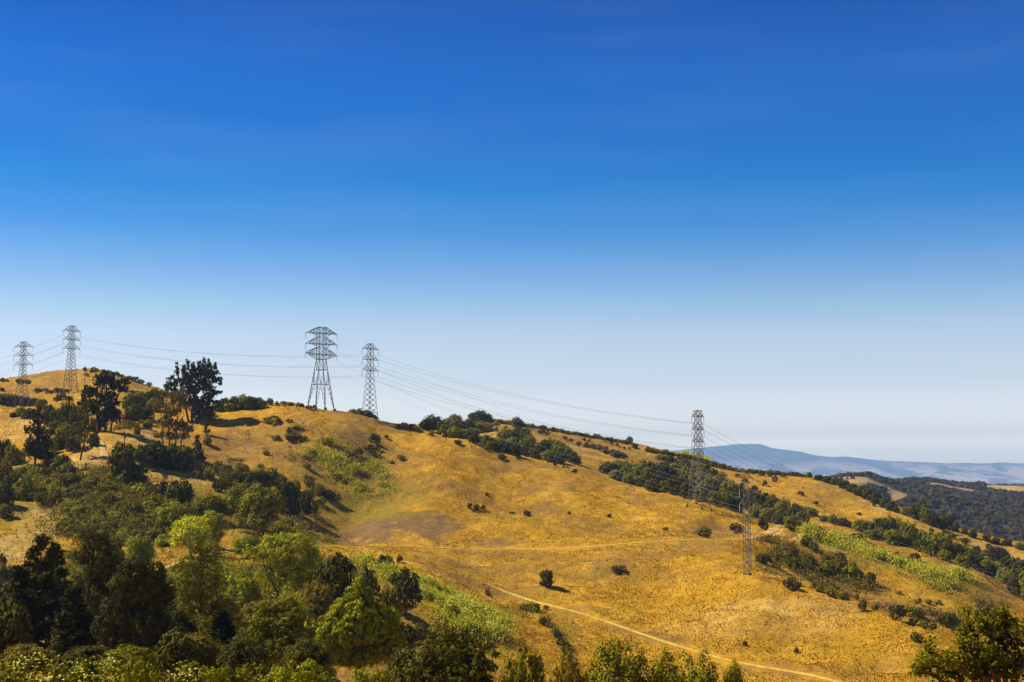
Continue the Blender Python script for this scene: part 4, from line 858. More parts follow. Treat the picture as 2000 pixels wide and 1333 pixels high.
hero('pine_tree', 372, 842, [(398, 722, 16, 16), (380, 735, 22, 20), (412, 732, 16, 15), (420, 742, 12, 8), (360, 728, 9, 16), (343, 722, 4.5, 15), (355, 745, 18, 16), (335, 752, 13, 14), (372, 758, 24, 20), (400, 755, 20, 16), (345, 775, 20, 16), (378, 785, 22, 18), (405, 775, 14, 10), (418, 768, 8, 4), (412, 785, 8, 4), (398, 790, 14, 10), (388, 808, 22, 13), (405, 805, 14, 12), (424, 728, 5, 7), (429, 741, 5, 3), (418, 716, 4, 8), (406, 708, 4, 9), (396, 704, 4, 9), (386, 710, 4, 9), (374, 716, 4, 9), (364, 710, 4, 9), (355, 727, 4, 9), (334, 738, 4, 8), (326, 744, 4, 6), (323, 756, 5, 6), (427, 766, 5, 2.5), (424, 786, 6, 3), (427, 752, 5, 2.5), (412, 797, 7, 3), (400, 815, 8, 4)],
     [[(375, 845, 3.2), (374, 810, 2.6), (378, 770, 2.0), (392, 728, .8)], [(372, 840, 2.6), (362, 800, 2), (352, 765, 1.4), (343, 715, .4)], [(376, 800, 1.5), (400, 770, 1), (415, 742, .5)], [(380, 790, 1), (400, 788, .8), (414, 784, .4)]], 'pine', 'tall windswept dark pine with a lone spire on the saddle skyline', Y=735, nc=1500, nl=24, cr_=0.95, leaf=(1.15, 0.38), seed=41)
hero('pine_tree', 195, 850, [(190, 745, 16, 18), (172, 768, 16, 16), (205, 740, 18, 16), (222, 752, 14, 12), (240, 745, 9, 7), (246, 748, 6, 4), (235, 760, 12, 8), (195, 775, 24, 22), (220, 785, 18, 18), (175, 795, 20, 18), (210, 810, 24, 22), (188, 828, 20, 16), (160, 790, 12, 14), (228, 815, 12, 18)],
     [[(205, 848, 3), (207, 820, 2.6), (206, 780, 2), (205, 738, .8)], [(192, 846, 2.6), (187, 800, 2), (188, 760, 1.4), (190, 735, .6)], [(216, 846, 2), (220, 800, 1.5), (232, 760, .8), (244, 748, .3)]], 'pine', 'wide dark pine clump with bare branch reaching right toward the saddle', Y=648, nc=1150, nl=22, cr_=0.85, leaf=(1.0, 0.38), seed=42)
hero('pine_tree', 66, 924, [(72, 800, 6, 10), (72, 818, 13, 14), (68, 840, 19, 16), (80, 850, 17, 16), (62, 866, 20, 14), (86, 872, 20, 15), (70, 888, 26, 12), (90, 892, 18, 10), (55, 880, 12, 8)],
     [[(66, 928, 2.6), (68, 890, 2.3), (71, 840, 1.6), (72, 792, .4)]], 'pine', 'dense cone shaped pine with short bare trunk above the pale dirt patch', nc=800, nl=20, cr_=0.62, leaf=(0.85, 0.32), seed=43)
hero('pine_tree', 155, 912, [(168, 790, 10, 12), (160, 810, 15, 14), (172, 826, 16, 14), (155, 835, 18, 14), (178, 848, 16, 10), (150, 856, 18, 9), (168, 862, 20, 8)],
     [[(155, 914, 2.4), (158, 890, 2.0), (163, 862, 1.7), (166, 820, 1.2), (168, 785, .4)], [(163, 862, .8), (185, 868, .5), (196, 880, .2)], [(164, 858, .7), (180, 862, .5), (195, 864, .2)]], 'olive', 'thin brownish pine on a long bare leaning trunk', nc=420, nl=16, cr_=0.6, leaf=(0.75, 0.26), seed=44, Y=585)
hero('pine_tree', 335, 875, [(322, 768, 10, 10), (345, 775, 18, 14), (310, 790, 14, 14), (328, 800, 20, 16), (355, 795, 14, 12), (318, 825, 18, 14), (340, 832, 24, 14), (362, 838, 16, 10), (312, 850, 14, 8), (335, 852, 20, 9), (358, 852, 14, 8)],
     [[(330, 892, 1.8), (331, 860, 1.6), (325, 810, 1), (322, 762, .3)], [(342, 892, 1.7), (343, 860, 1.5), (346, 800, .9), (350, 765, .3)], [(351, 890, 1.4), (354, 860, 1.2), (360, 830, .7)], [(319, 890, 1.4), (317, 860, 1.1), (312, 800, .5)]], 'olive', 'sparse dusty tree clump with several thin bare stems and a browned top', Y=640, nc=900, nl=16, cr_=0.85, leaf=(0.7, 0.3), seed=45, inner=0.4)
hero('dying_tree', 352, 800, [(352, 768, 14, 7), (345, 775, 16, 8), (365, 775, 9, 8)], [[(352, 812, 1.4), (352, 785, .8), (350, 765, .3)], [(352, 790, .6), (364, 768, .2)], [(352, 788, .6), (338, 770, .2)]], 'brown', 'bare brown treetop in front of the windswept pine', Y=665, nc=120, nl=10, cr_=0.7, leaf=(0.8, 0.16), seed=46, trunk_mat='deadwood')
hero('small_tree', 243, 870, [(243, 826, 13, 6), (228, 836, 9, 5), (258, 830, 14, 6), (246, 835, 16, 6), (268, 828, 7, 4)], [[(243, 872, 1.0), (243, 850, .8), (240, 830, .4)], [(243, 855, .6), (232, 838, .2)], [(244, 856, .6), (262, 832, .2)], [(243, 862, .4), (233, 866, .3), (226, 862, .1)]], 'olive', 'small flat topped tree with forking stem beside the worn dirt road', nc=170, nl=16, cr_=0.55, leaf=(0.55, 0.26), seed=47)
hero('dead_tree', 300, 828, [(298, 792, 5, 6), (305, 780, 6, 5)], [[(300, 832, 2.0), (299, 810, 1.6), (302, 785, .8), (306, 768, .3)], [(299, 812, .8), (293, 795, .3)], [(301, 800, .7), (310, 786, .2)]], 'brown', 'stout bare trunk with brown twigs by the pale clearing', nc=40, nl=10, cr_=0.5, leaf=(0.6, 0.12), seed=48)
hero('conifer_tree', 384, 906, [(385, 858, 5, 8), (384, 872, 9, 9), (386, 885, 13, 10), (384, 896, 16, 9), (394, 892, 9, 8)], [[(384, 908, 1.5), (384, 880, 1.1), (385, 850, .3)]], 'pine', 'small dark conifer casting a shadow below the sparse clump', nc=330, nl=18, cr_=0.5, leaf=(0.7, 0.28), seed=49)
hero('conifer_tree', 403, 850, [(403, 820, 6, 7), (402, 832, 7, 7), (404, 842, 8, 6)], [[(403, 852, 1), (403, 814, .3)]], 'dark', 'narrow little evergreen alone at the left end of the main slope', nc=110, nl=16, cr_=0.5, leaf=(0.6, 0.26), seed=50)
hero('conifer_tree', 320, 975, [(321, 930, 4, 7), (320, 945, 8, 8), (321, 958, 10, 8), (319, 968, 11, 6)], [[(320, 978, 1.1), (321, 924, .3)]], 'pine', 'small slim conifer standing among the low scrub', nc=190, nl=18, cr_=0.42, leaf=(0.55, 0.22), seed=51)
# lower left: big dark trees close to the camera
hero('pine_tree', 72, 1290, [(74, 1062, 16, 16), (60, 1090, 14, 16), (96, 1086, 11, 14), (104, 1092, 5, 14), (50, 1115, 11, 10), (76, 1112, 24, 18), (70, 1140, 30, 18), (98, 1135, 20, 13), (72, 1168, 34, 18), (110, 1165, 28, 12), (80, 1198, 42, 18), (125, 1200, 30, 12), (70, 1232, 50, 22), (40, 1250, 44, 28), (110, 1240, 44, 20)],
     [[(72, 1310, 5), (72, 1220, 4), (73, 1130, 2.4), (74, 1050, .6)], [(72, 1160, 2), (98, 1110, 1), (104, 1078, .4)]], 'pine', 'tallest jagged dark pine at the lower left in front of the grass patch', Y=205, style='pine', nc=1300, nl=28, cr_=0.60, leaf=(0.46, 0.15), seed=52)
hero('evergreen_tree', 185, 1290, [(180, 1055, 28, 18), (205, 1075, 26, 18), (165, 1090, 30, 22), (200, 1110, 38, 24), (225, 1105, 18, 20), (175, 1140, 40, 24), (215, 1150, 34, 24), (180, 1185, 42, 24), (175, 1225, 46, 26), (210, 1215, 36, 30)],
     [[(172, 1305, 5), (166, 1200, 4), (172, 1130, 2.6), (180, 1055, 1)], [(168, 1180, 1.6), (185, 1170, 1), (200, 1158, .4)], [(170, 1150, 1.6), (205, 1110, .8), (215, 1080, .3)]], 'pine', 'tall dusky tree showing pale dead branches right of the jagged pine', Y=215, style='broad', nc=1150, nl=32, cr_=0.68, leaf=(0.26, 0.12), seed=53, inner=0.35)
hero('evergreen_tree', 262, 1300, [(262, 1112, 26, 16), (290, 1125, 26, 20), (240, 1150, 26, 24), (275, 1160, 38, 28), (310, 1165, 22, 26), (225, 1195, 30, 26), (262, 1210, 44, 30), (300, 1215, 36, 30), (200, 1235, 28, 26), (240, 1260, 50, 30), (300, 1265, 40, 26)],
     [[(262, 1320, 4), (262, 1230, 3), (264, 1150, 1.5), (266, 1100, .4)]], 'pine', 'broad dark evergreen of upswept sprays below the small lone bright tree', Y=165, style='up', nc=1200, nl=30, cr_=0.50, leaf=(0.42, 0.11), seed=54)
hero('evergreen_tree', 395, 1290, [(380, 1075, 20, 16), (405, 1085, 22, 20), (370, 1110, 28, 22), (405, 1120, 28, 24), (365, 1150, 32, 24), (410, 1155, 28, 24), (380, 1185, 42, 24), (360, 1220, 40, 26), (410, 1225, 44, 30), (450, 1235, 34, 28), (440, 1190, 24, 20)],
     [[(395, 1310, 4), (392, 1220, 3), (390, 1140, 1.8), (385, 1070, .5)], [(394, 1200, 1.5), (430, 1170, .6)]], 'mid', 'tall olive green evergreen hiding the dirt road bend', Y=225, style='broad', nc=1050, nl=32, cr_=0.68, leaf=(0.27, 0.17), seed=55, inner=0.3)
hero('broadleaf_tree', 545, 1200, [(548, 1058, 26, 14), (580, 1065, 26, 16), (600, 1078, 18, 16), (520, 1065, 22, 16), (505, 1085, 20, 16), (540, 1085, 34, 22), (585, 1095, 30, 22), (555, 1120, 38, 22), (525, 1130, 24, 22), (600, 1125, 26, 24), (580, 1145, 34, 18), (490, 1078, 16, 14), (615, 1100, 14, 16)],
     [[(540, 1205, 4), (542, 1165, 3.4), (550, 1120, 2), (560, 1070, .6)], [(542, 1160, 2), (515, 1110, 1), (505, 1080, .4)], [(545, 1150, 2), (585, 1110, 1), (600, 1085, .4)]], 'bright', 'large rounded leafy tree with dark trunk right of the dirt road bend', Y=330, style='broad', nc=800, nl=36, cr_=1.0, leaf=(0.38, 0.26), seed=56)
hero('evergreen_tree', 705, 1335, [(700, 1152, 10, 16), (690, 1170, 16, 18), (715, 1175, 16, 18), (670, 1195, 16, 20), (735, 1195, 16, 22), (700, 1205, 26, 26), (655, 1215, 18, 24), (760, 1220, 18, 24), (725, 1235, 32, 28), (680, 1240, 34, 28), (640, 1250, 22, 26), (775, 1250, 20, 28), (745, 1275, 40, 26), (700, 1285, 48, 28), (650, 1285, 36, 22), (785, 1280, 18, 20)],
     [[(705, 1350, 4.5), (703, 1280, 3.5), (702, 1210, 2), (700, 1150, .5)], [(704, 1270, 2), (750, 1230, .6)], [(704, 1270, 2), (660, 1230, .6)]], 'bright', 'largest pointed bright tree with upswept sprays at bottom centre', Y=170, style='up', nc=1500, nl=34, cr_=0.52, leaf=(0.36, 0.13), seed=57)
hero('oak_tree', 790, 1203, [(790, 1122, 12, 10), (775, 1135, 16, 12), (805, 1135, 15, 14), (792, 1152, 26, 16), (770, 1165, 18, 14), (810, 1165, 16, 16), (790, 1180, 24, 14)], [[(793, 1208, 2.4), (792, 1185, 2), (790, 1150, 1.2), (790, 1125, .4)]], 'dark', 'upright dark tree casting its shadow onto the pale weeds', nc=640, nl=22, cr_=0.5, style='broad', leaf=(0.40, 0.28), seed=58)
hero('evergreen_tree', 530, 1330, [(520, 1195, 24, 14), (555, 1190, 24, 16), (575, 1210, 18, 18), (520, 1225, 36, 24), (560, 1235, 32, 26), (500, 1260, 40, 26), (550, 1270, 44, 26), (590, 1260, 24, 28), (460, 1280, 40, 24)], [[(530, 1345, 4), (528, 1280, 3), (532, 1220, 1.5), (535, 1185, .4)]], 'mid', 'rounded olive green tree between the pointed bright tree and the olive evergreen', Y=180, style='broad', nc=1000, nl=32, cr_=0.58, leaf=(0.24, 0.16), seed=59)

GP_ = 'dark pines at the lower left'
for px, top, base, w, lab, Y in [(100, 1068, 1290, 84, 'dark jagged pine touching the right side of the tallest pine', 210), (35, 1112, 1290, 90, 'dark jagged pine touching the left side of the tallest pine', 200), (240, 1108, 1300, 84, 'pointed dark pine in front of the tall dusky tree', 190),
     (305, 1128, 1300, 90, 'pointed dark pine right of the broad upswept evergreen', 185), (140, 1150, 1300, 80, 'short dark pine between the jagged pines and the dusky tree', 182), (430, 1195, 1300, 80, 'short dark pine below the olive green evergreen', 180)]: T_('pine', px, top, base, w, 'pine', lab, GP_, Y)
GL = 'leafy trees in the left valley'
for k, px, top, base, w, mat, lab, Y in [
 ('broad', 275, 1046, 1120, 52, 'bright', 'small round bright tree with a visible forked stem above the dark evergreens', 405),
 ('broad', 372, 1012, 1092, 78, 'lime', 'brightest yellow green tree directly above the dirt road', None),
 ('broad', 412, 1000, 1070, 60, 'bright', 'bright tree touching the right side of the yellowest tree', None),
 ('broad', 335, 982, 1040, 58, 'bright', 'pale leafy tree at the right edge of the scrub field', None),
 ('broad', 408, 966, 1020, 66, 'mid', 'mid green tree below the dry grass chute', None),
 ('oak', 350, 938, 990, 52, 'dark', 'round dark tree beside the slim conifer in the scrub', None),
 ('oak', 245, 868, 945, 76, 'dark', 'big round dark oak below the small flat topped tree', None),
 ('oak', 300, 862, 912, 58, 'dark', 'dark oak under the sparse dusty clump', None),
 ('oak', 345, 870, 918, 70, 'dark', 'low dark oak mass left of the small dark conifer', None),
 ('broad', 470, 945, 1030, 62, 'mid', 'leafy tree at the left of the tall pair beneath the main slope', None),
 ('broad', 512, 948, 1048, 84, 'mid', 'broad mid green tree below the main slope with dark shade beneath', None),
 ('broad', 498, 915, 965, 60, 'dark', 'dark tree topping the grove at the foot of the main slope', None),
 ('broad', 455, 920, 970, 50, 'dark', 'dark leafy tree at the upper left of the grove', None),
 ('oak', 560, 940, 1000, 44, 'dark', 'dark scrubby tree on the right flank of the grove', None),
 ('broad', 482, 1046, 1105, 50, 'bright', 'bright low tree right beside the dirt road end', 430),
 ('oak', 655, 1088, 1185, 82, 'dark', 'dark oak right behind the pointed bright tree', 300),
 ('oak', 715, 1116, 1185, 54, 'dark', 'dark oak left of the upright dark tree', 330),
 ('oak', 760, 1150, 1212, 50, 'olive', 'brownish small tree leaning against the upright dark tree', 345),
 ('broad', 470, 1118, 1215, 74, 'bright', 'bright leafy tree right of the olive green evergreen', 290),
 ('broad', 566, 1160, 1235, 64, 'bright', 'low bright tree under the large rounded leafy tree', 270),
 ('broad', 615, 1140, 1215, 60, 'olive', 'dull olive tree under the right side of the large leafy tree', 290),
 ('oak', 15, 1180, 1290, 90, 'dark', 'dark tree left of the jagged pine at the frame edge', 190),
 ('oak', 12, 1105, 1160, 60, 'grey', 'greyish low tree below the left grass patch', 330),
 ('upswept', 340, 1190, 1310, 90, 'dark', 'dark tree with deep shade between the two lower evergreens', 175),
 ('upswept', 150, 1190, 1300, 80, 'dark', 'dark tree filling the gap under the tall dusky tree', 185),
 ('oak', 615, 1215, 1310, 80, 'mid', 'mid green low tree left of the pointed bright tree', 185),
 ]: T_(k, px, top, base, w, mat, lab, GL, Y)
# bottom edge
GB = 'trees and shrubs along the bottom edge'
for k, px, top, base, w, mat, lab, Y in [
 ('dome', 880, 1236, 1345, 215, 'dark', 'widest dark domed tree right of the pointed bright tree', 118),
 ('dome', 1020, 1270, 1345, 92, 'mid', 'small leafy tree next to the widest dark dome', 122),
 ('dome', 1110, 1286, 1345, 84, 'olive', 'dull domed shrub between the two leafy bottom trees', 115),
 ('broad', 1208, 1260, 1400, 130, 'mid', 'widest ragged leafy tree below the golden slope', 120),
 ('broad', 1290, 1282, 1400, 84, 'mid', 'leafy tree touching the widest ragged tree', 120),
 ('broad', 1362, 1282, 1400, 92, 'mid', 'leafy tree second from the end of the bottom row', 122),
 ('broad', 1436, 1298, 1400, 56, 'mid', 'smallest tree ending the bottom row', 122)]: T_(k, px, top, base, w, mat, lab, GB, Y)
for px, top, w, mat, lab, Y in [
 (600, 1297, 150, 'bright', 'smooth domed bright shrub at the bottom below the rounded olive tree', 62), (725, 1310, 110, 'bright', 'low domed shrub right of the smooth dome', 62), (490, 1302, 110, 'mid', 'low shrub left of the smooth dome', 62),
 (30, 1296, 150, 'bright', 'yellowish shrub in the bottom left corner', 56), (150, 1296, 130, 'mid', 'green shrub beside the yellowish corner shrub', 58), (260, 1296, 140, 'mid', 'dark green shrub under the broad dark evergreen', 58), (370, 1298, 140, 'mid', 'green shrub under the olive green evergreen', 60),
 (0, 1310, 120, 'mid', 'low green shrub cut by the left frame edge', 50), (90, 1305, 120, 'mid', 'low green shrub between the corner shrubs', 52), (210, 1310, 130, 'mid', 'low green shrub with pale tips on the bottom edge', 52), (430, 1308, 120, 'mid', 'low green shrub beside pale weeds on the bottom edge', 54)]:
    T_('thicket', px, top, 1400, w, mat, lab, GB, Y)
def flower_sprigs():
    r = np.random.default_rng(77); Pc = []
    for px, py, Y in [(45, 1295, 55), (75, 1285, 55), (100, 1300, 54), (20, 1310, 52), (65, 1282, 56), (128, 1296, 55), (150, 1312, 54), (200, 1300, 56), (208, 1288, 57), (165, 1318, 53), (210, 1320, 53), (355, 1310, 56), (340, 1320, 55), (10, 1325, 50), (60, 1325, 50), (95, 1322, 50), (30, 1318, 51), (375, 1318, 56)]:
        c = np.array(at(px, py, Y)); Pc.append(c + r.normal(size=(26, 3)) * np.array([.26, .3, .13]))
    P = np.concatenate(Pc); V, Q = quads(P, r.normal(size=P.shape) * .5 + np.array([0, -.2, 1]), .10, .09); o = link("pale_blossom", mesh_np("pale_blossom", V, Q, M['flower'])); tag(o, 'pale yellow blossom sprigs topping the shrubs at the bottom left', None, None, 'stuff')
flower_sprigs()
# near tree at the right edge, with single leaves
def near_tree():
    Y = 25.0; t, _ = ray(1965, 1333); p = Vector((t * Y, Y, float(lookup(ZT, t * Y, Y)))); s = Y / F; root = empty('leafy_tree', p); tag(root, 'near tree with small glossy leaves and bare twigs at the bottom right corner', 'tree')
    r = np.random.default_rng(91); py0 = py_of(p.z / Y); q = lambda x, y, d=0.0: np.array([(x - 1965) * s, d, (py0 - y) * s])
    L = []
    for x, y, rx, ry in [(1925, 1290, 70, 34), (1985, 1270, 60, 50), (1960, 1320, 110, 40), (1860, 1300, 40, 20), (1828, 1306, 30, 22), (1815, 1325, 26, 16), (1885, 1272, 26, 16), (1905, 1258, 26, 16), (1935, 1240, 26, 16), (1970, 1235, 34, 20), (2010, 1250, 60, 30), (1900, 1330, 90, 30), (2040, 1320, 80, 70)]:
        c = q(x, y); L.append((c[0], r.uniform(-.4, .4), c[2], rx * s, rx * s * .9, ry * s))
    parts = [([(0, 0, -.6), q(1965, 1480), q(1960, 1400)], [.11, .1, .08])]; tips = []
    for l in L:
        a = q(1960, 1400); c = np.array(l[:3]); parts.append(([a, (a + c) / 2, c], [.05, .03, .018]))
        for _ in range(16):
            e = r.normal(size=3); e /= np.linalg.norm(e); e[2] = abs(e[2]) * .8; b = c + e * np.array(l[3:]) * r.uniform(.7, 1.1); parts.append(([c, (b + c) / 2 + r.normal(size=3) * .04, b], [.012, .008, .003])); tips.append((c, b))
    for x, y in [(1897, 1205), (1915, 1215), (1905, 1222), (1945, 1205), (1960, 1212), (1925, 1228), (1830, 1262), (1825, 1278), (1790, 1290), (1795, 1310), (1812, 1268), (1795, 1325), (1880, 1240), (1965, 1198), (1900, 1213)]:
        b = q(x, y, r.normal() * .2); c = np.array(min(L, key=lambda l: np.linalg.norm(np.array(l[:3]) - b))[:3]); parts.append(([c, (b + c) / 2 + r.normal(size=3) * .03, b], [.012, .008, .003])); tips += [(c, b)] * 3
    P = []; U = []
    for c, b in tips:
        n = 34; u = r.uniform(.25, 1.02, n)[:, None]; P.append(c * (1 - u) + b * u + r.normal(size=(n, 3)) * .055); U.append(np.tile((b - c) / np.linalg.norm(b - c), (n, 1)) + r.normal(size=(n, 3)) * .7)
    P = np.concatenate(P); U = np.concatenate(U); V, Q = quads(P, r.normal(size=P.shape) + np.array([-.3, -.1, 1.0]), .078, .036, U); c = link('leaves', mesh_np('leaves', V, Q, M['mid']), root); c['kind'] = 'stuff'
    P2, N2, _ = crown_pts(L[:1] + L[1:3] + L[-2:], 260, 14, .12, 92, inner=.7, under=-.9); V, Q = quads(P2, N2, .085, .05); c = link('inner_leaves', mesh_np('inner_leaves', V, Q, M['dark']), root); c['kind'] = 'stuff'  # inner leaves coloured darker, painting shade into the crown's core
    V, Q = tubes(parts, 5); link('branches', mesh_np('branches', V, Q, M['bark'], True), root)
    tw = [[(2060, 1200), (2000, 1182), (1962, 1162), (1945, 1148), (1938, 1132)], [(2060, 1220), (2010, 1185), (1990, 1165), (1976, 1153)], [(2060, 1165), (2000, 1146), (1975, 1135), (1962, 1122)], [(1999, 1150), (1985, 1146)]]
    for w in tw:
        V, Q = tube([q(a, b, .3) for a, b in w], [.02] + [.011] * (len(w) - 2) + [.005], 6); link('bare_twig', mesh_np('bare_twig', V, Q, M['deadwood'], True), root)
    V, Q = tube([q(2030, 1420, .1), q(2070, 1300, .2), q(2062, 1200, .3), q(2058, 1165, .3)], [.06, .04, .03, .015], 6); link('limb', mesh_np('limb', V, Q, M['bark'], True), root)
near_tree()

# ------------------------------------------------------------------ tree bands in the hollows and on the ridges
ORD = ['leftmost', 'second', 'third', 'fourth', 'fifth', 'sixth', 'seventh', 'eighth', 'ninth', 'tenth', 'eleventh', 'twelfth', 'thirteenth', 'fourteenth', 'fifteenth', 'sixteenth', 'seventeenth', 'eighteenth', 'nineteenth', 'twentieth', 'twenty-first', 'twenty-second', 'twenty-third', 'twenty-fourth', 'twenty-fifth']
_T = ['', '', 'twenty', 'thirty', 'forty', 'fifty', 'sixty', 'seventy']; _U = ['', 'first', 'second', 'third', 'fourth', 'fifth', 'sixth', 'seventh', 'eighth', 'ninth']
for _n in range(26, 79): ORD.append(_T[_n // 10] + '-' + _U[_n % 10] if _n % 10 else {3: 'thirtieth', 4: 'fortieth', 5: 'fiftieth', 6: 'sixtieth', 7: 'seventieth'}[_n // 10])
def band(kind, rows, mats, label, group, jit=1, name=None):
    """a row of plants from left to right; each one's label counts from the left within its named row"""
    r = np.random.default_rng(sum(map(ord, label))); rows = sorted((px + r.uniform(-jit, jit), a, b, w) for px, a, b, w in rows)
    noun = NAMES[kind][1]; last = len(rows) - 1
    for i, (px, top, base, w) in enumerate(rows):
        m = mats[r.integers(len(mats))]; col = {'dark': 'dark', 'mid': 'olive green', 'bright': 'bright green', 'brown': 'dry brown', 'olive': 'dusky olive', 'grey': 'greyish', 'pine': 'blackish green'}[m]
        o_ = 'rightmost' if i == last and last > 0 else ORD[i]; fr = '' if o_ in ('leftmost', 'rightmost') else ' from the left'
        T_(kind, px, top, base, w, m, f"{o_} {noun}{fr}, {col}, among the {group}", group, None, name)
D_ = ['dark', 'mid', 'dark', 'mid']
band('oak', [(1190, 903, 925, 34), (1210, 900, 930, 36), (1232, 905, 938, 34), (1255, 900, 935, 40), (1278, 903, 945, 44), (1300, 905, 952, 40), (1205, 918, 938, 30), (1228, 925, 945, 28), (1250, 930, 950, 30), (1275, 935, 958, 30), (1296, 940, 962, 30), (1262, 915, 950, 26), (1243, 912, 945, 26), (1290, 918, 955, 28)], D_, 'dark oak in the dense grove above the spur crest, left of the spur pylon', 'oaks left of the spur pylon', 1)
band('oak', [(1322, 905, 945, 36), (1342, 912, 955, 36), (1365, 925, 965, 34), (1320, 930, 965, 30), (1342, 940, 972, 28), (1368, 945, 978, 28), (1388, 930, 972, 34), (1405, 935, 978, 36), (1425, 938, 985, 36), (1395, 960, 985, 26), (1418, 962, 990, 28), (1445, 945, 985, 30), (1440, 970, 1000, 28)], D_, 'dark oak in the hollow directly behind the spur pylon', 'oaks behind the spur pylon', 1)
band('oak', [(1468, 955, 990, 30), (1488, 962, 1000, 34), (1510, 968, 1010, 36), (1532, 975, 1018, 36), (1552, 985, 1025, 32), (1480, 985, 1012, 28), (1500, 992, 1018, 30), (1522, 1000, 1026, 28), (1546, 1008, 1032, 26), (1566, 1000, 1030, 28), (1586, 993, 1008, 22), (1560, 988, 1012, 26), (1575, 990, 1006, 20)], D_, 'dark oak in the grove just above the dirt road bend', 'oaks above the road bend', 1)
band('oak', [(1612, 1008, 1020, 18), (1626, 1006, 1024, 20), (1645, 1012, 1028, 20), (1655, 1016, 1030, 16)], D_, 'low dark tree in the short row on the golden strip right of the grove', 'short row on the golden strip', 1)
band('oak', [(1680, 1016, 1038, 28), (1695, 1018, 1042, 26), (1715, 1014, 1050, 34), (1735, 1011, 1055, 40), (1755, 1014, 1060, 36), (1775, 1022, 1065, 34), (1720, 1032, 1058, 30), (1745, 1035, 1065, 34), (1768, 1042, 1068, 28), (1700, 1035, 1052, 24)], D_, 'dark oak in the tall clump at the middle of the right slope', 'oaks in the right clump', 1)
band('oak', [(1800, 1035, 1065, 34), (1820, 1040, 1072, 34), (1840, 1042, 1080, 36), (1800, 1055, 1078, 28), (1822, 1062, 1085, 28), (1850, 1060, 1088, 28), (1846, 1075, 1095, 26), (1870, 1062, 1095, 32), (1890, 1070, 1100, 30), (1905, 1080, 1108, 30), (1880, 1085, 1108, 26)], D_, 'dark oak in the line descending right of the tall clump', 'oaks descending the right slope', 1)
band('oak', [(1925, 1092, 1118, 34), (1950, 1098, 1125, 34), (1975, 1088, 1130, 44), (1998, 1095, 1145, 44), (1965, 1110, 1140, 34), (1990, 1118, 1165, 36), (1930, 1105, 1122, 26), (2020, 1110, 1180, 50)], ['dark', 'mid', 'dark'], 'dark leafy tree near the right frame edge above the bare twigs', 'trees at the right frame edge', 1)
T_('broad', 1945, 1068, 1098, 46, 'brown', 'round greyish brown leafless tree among the dark right trees')
band('oak', [(912, 846, 858, 20), (925, 848, 864, 24), (940, 852, 868, 26), (950, 850, 872, 24), (965, 856, 876, 24), (978, 860, 882, 24), (992, 864, 886, 26), (1005, 868, 892, 22), (958, 862, 880, 18)], D_, 'low dark tree in the line just behind the main slope crest', 'low trees behind the crest', 1)
band('oak', [(983, 838, 862, 26), (997, 840, 868, 26), (1012, 837, 866, 32), (1025, 840, 872, 30), (1034, 850, 878, 24), (1000, 855, 880, 26), (1020, 860, 886, 26)], D_, 'dark tree in the tall cluster behind the crest, below the far ridge', 'tall cluster behind the crest', 1)
band('oak', [(1062, 860, 888, 28), (1078, 858, 890, 30), (1092, 862, 895, 30), (1106, 872, 900, 26), (1118, 882, 905, 24), (1048, 875, 895, 22), (1072, 880, 900, 28), (1090, 886, 905, 24), (1128, 892, 907, 18)], D_, 'dark tree in the right hand cluster behind the crest', 'right hand cluster behind the crest', 1)
weeds("flowering_weeds", "small bright weeds between the two clusters behind the crest", [(1018, 884, 14, 6), (1040, 886, 10, 5)], 120, 6, 'lime', 0.7, 45, 0)
# far ridge skyline
band('oak', [(845, 812, 840, 38), (832, 820, 842, 24), (862, 824, 842, 20)], ['pine', 'dark'], 'large dark round tree standing highest on the skyline behind the crest', 'dark round trees on the skyline', 1)
band('oak', [(937, 803, 826, 44), (925, 808, 826, 26), (950, 808, 826, 24)], ['dark'], 'broad flat domed tree on the far ridge skyline', 'flat domed trees on the far ridge', 1)
band('oak', [(889, 810, 830, 26), (876, 818, 840, 30), (895, 820, 845, 34), (915, 820, 845, 36), (935, 824, 844, 34), (952, 826, 842, 24), (870, 830, 848, 26), (888, 834, 855, 26), (905, 838, 856, 24), (925, 836, 850, 26)], D_, 'scrubby tree in the green thicket below the flat domed trees', 'thicket on the far ridge', 1)
band('oak', [(790, 826, 836, 18), (803, 828, 838, 14), (812, 832, 841, 18), (778, 828, 836, 10), (775, 830, 838, 8)], ['dark', 'mid'], 'low scrub tree on the skyline left of the large round tree', 'low skyline scrub', 1)
band('oak', [(1010, 815, 835, 18), (1018, 820, 836, 12)], ['dark'], 'small round tree poking above the far ridge line', 'round trees on the far ridge line', 1)
hr = []
for i in range(46):
    px = 965 + i * 6.0; yy_ = np.interp(px, [960, 1030, 1100, 1230], [822, 832, 843, 866]); hr.append((px, yy_ - rng.uniform(1.0, 6.5), yy_ + 3.0, rng.uniform(7, 17)))
band('bush', hr, ['dark', 'dark', 'mid'], 'far ridge crest', 'bushes along the far ridge crest', 2)
T_('oak', 1230, 853, 867, 13, 'dark', 'lone round tree above the right end of the far ridge hedge')
hr = []
for i in range(62):
    px = 1262 + i * 5.2; yy_ = np.interp(px, [1262, 1300, 1350, 1400, 1450, 1570], [880, 884, 895, 910, 920, 929]); hr.append((px, yy_ - rng.uniform(1.5, 7.5), yy_ + 3, rng.uniform(8, 18)))
band('bush', hr, ['dark', 'mid', 'dark'], 'ridge before the mountains', 'bushes along the ridge before the mountains', 2)
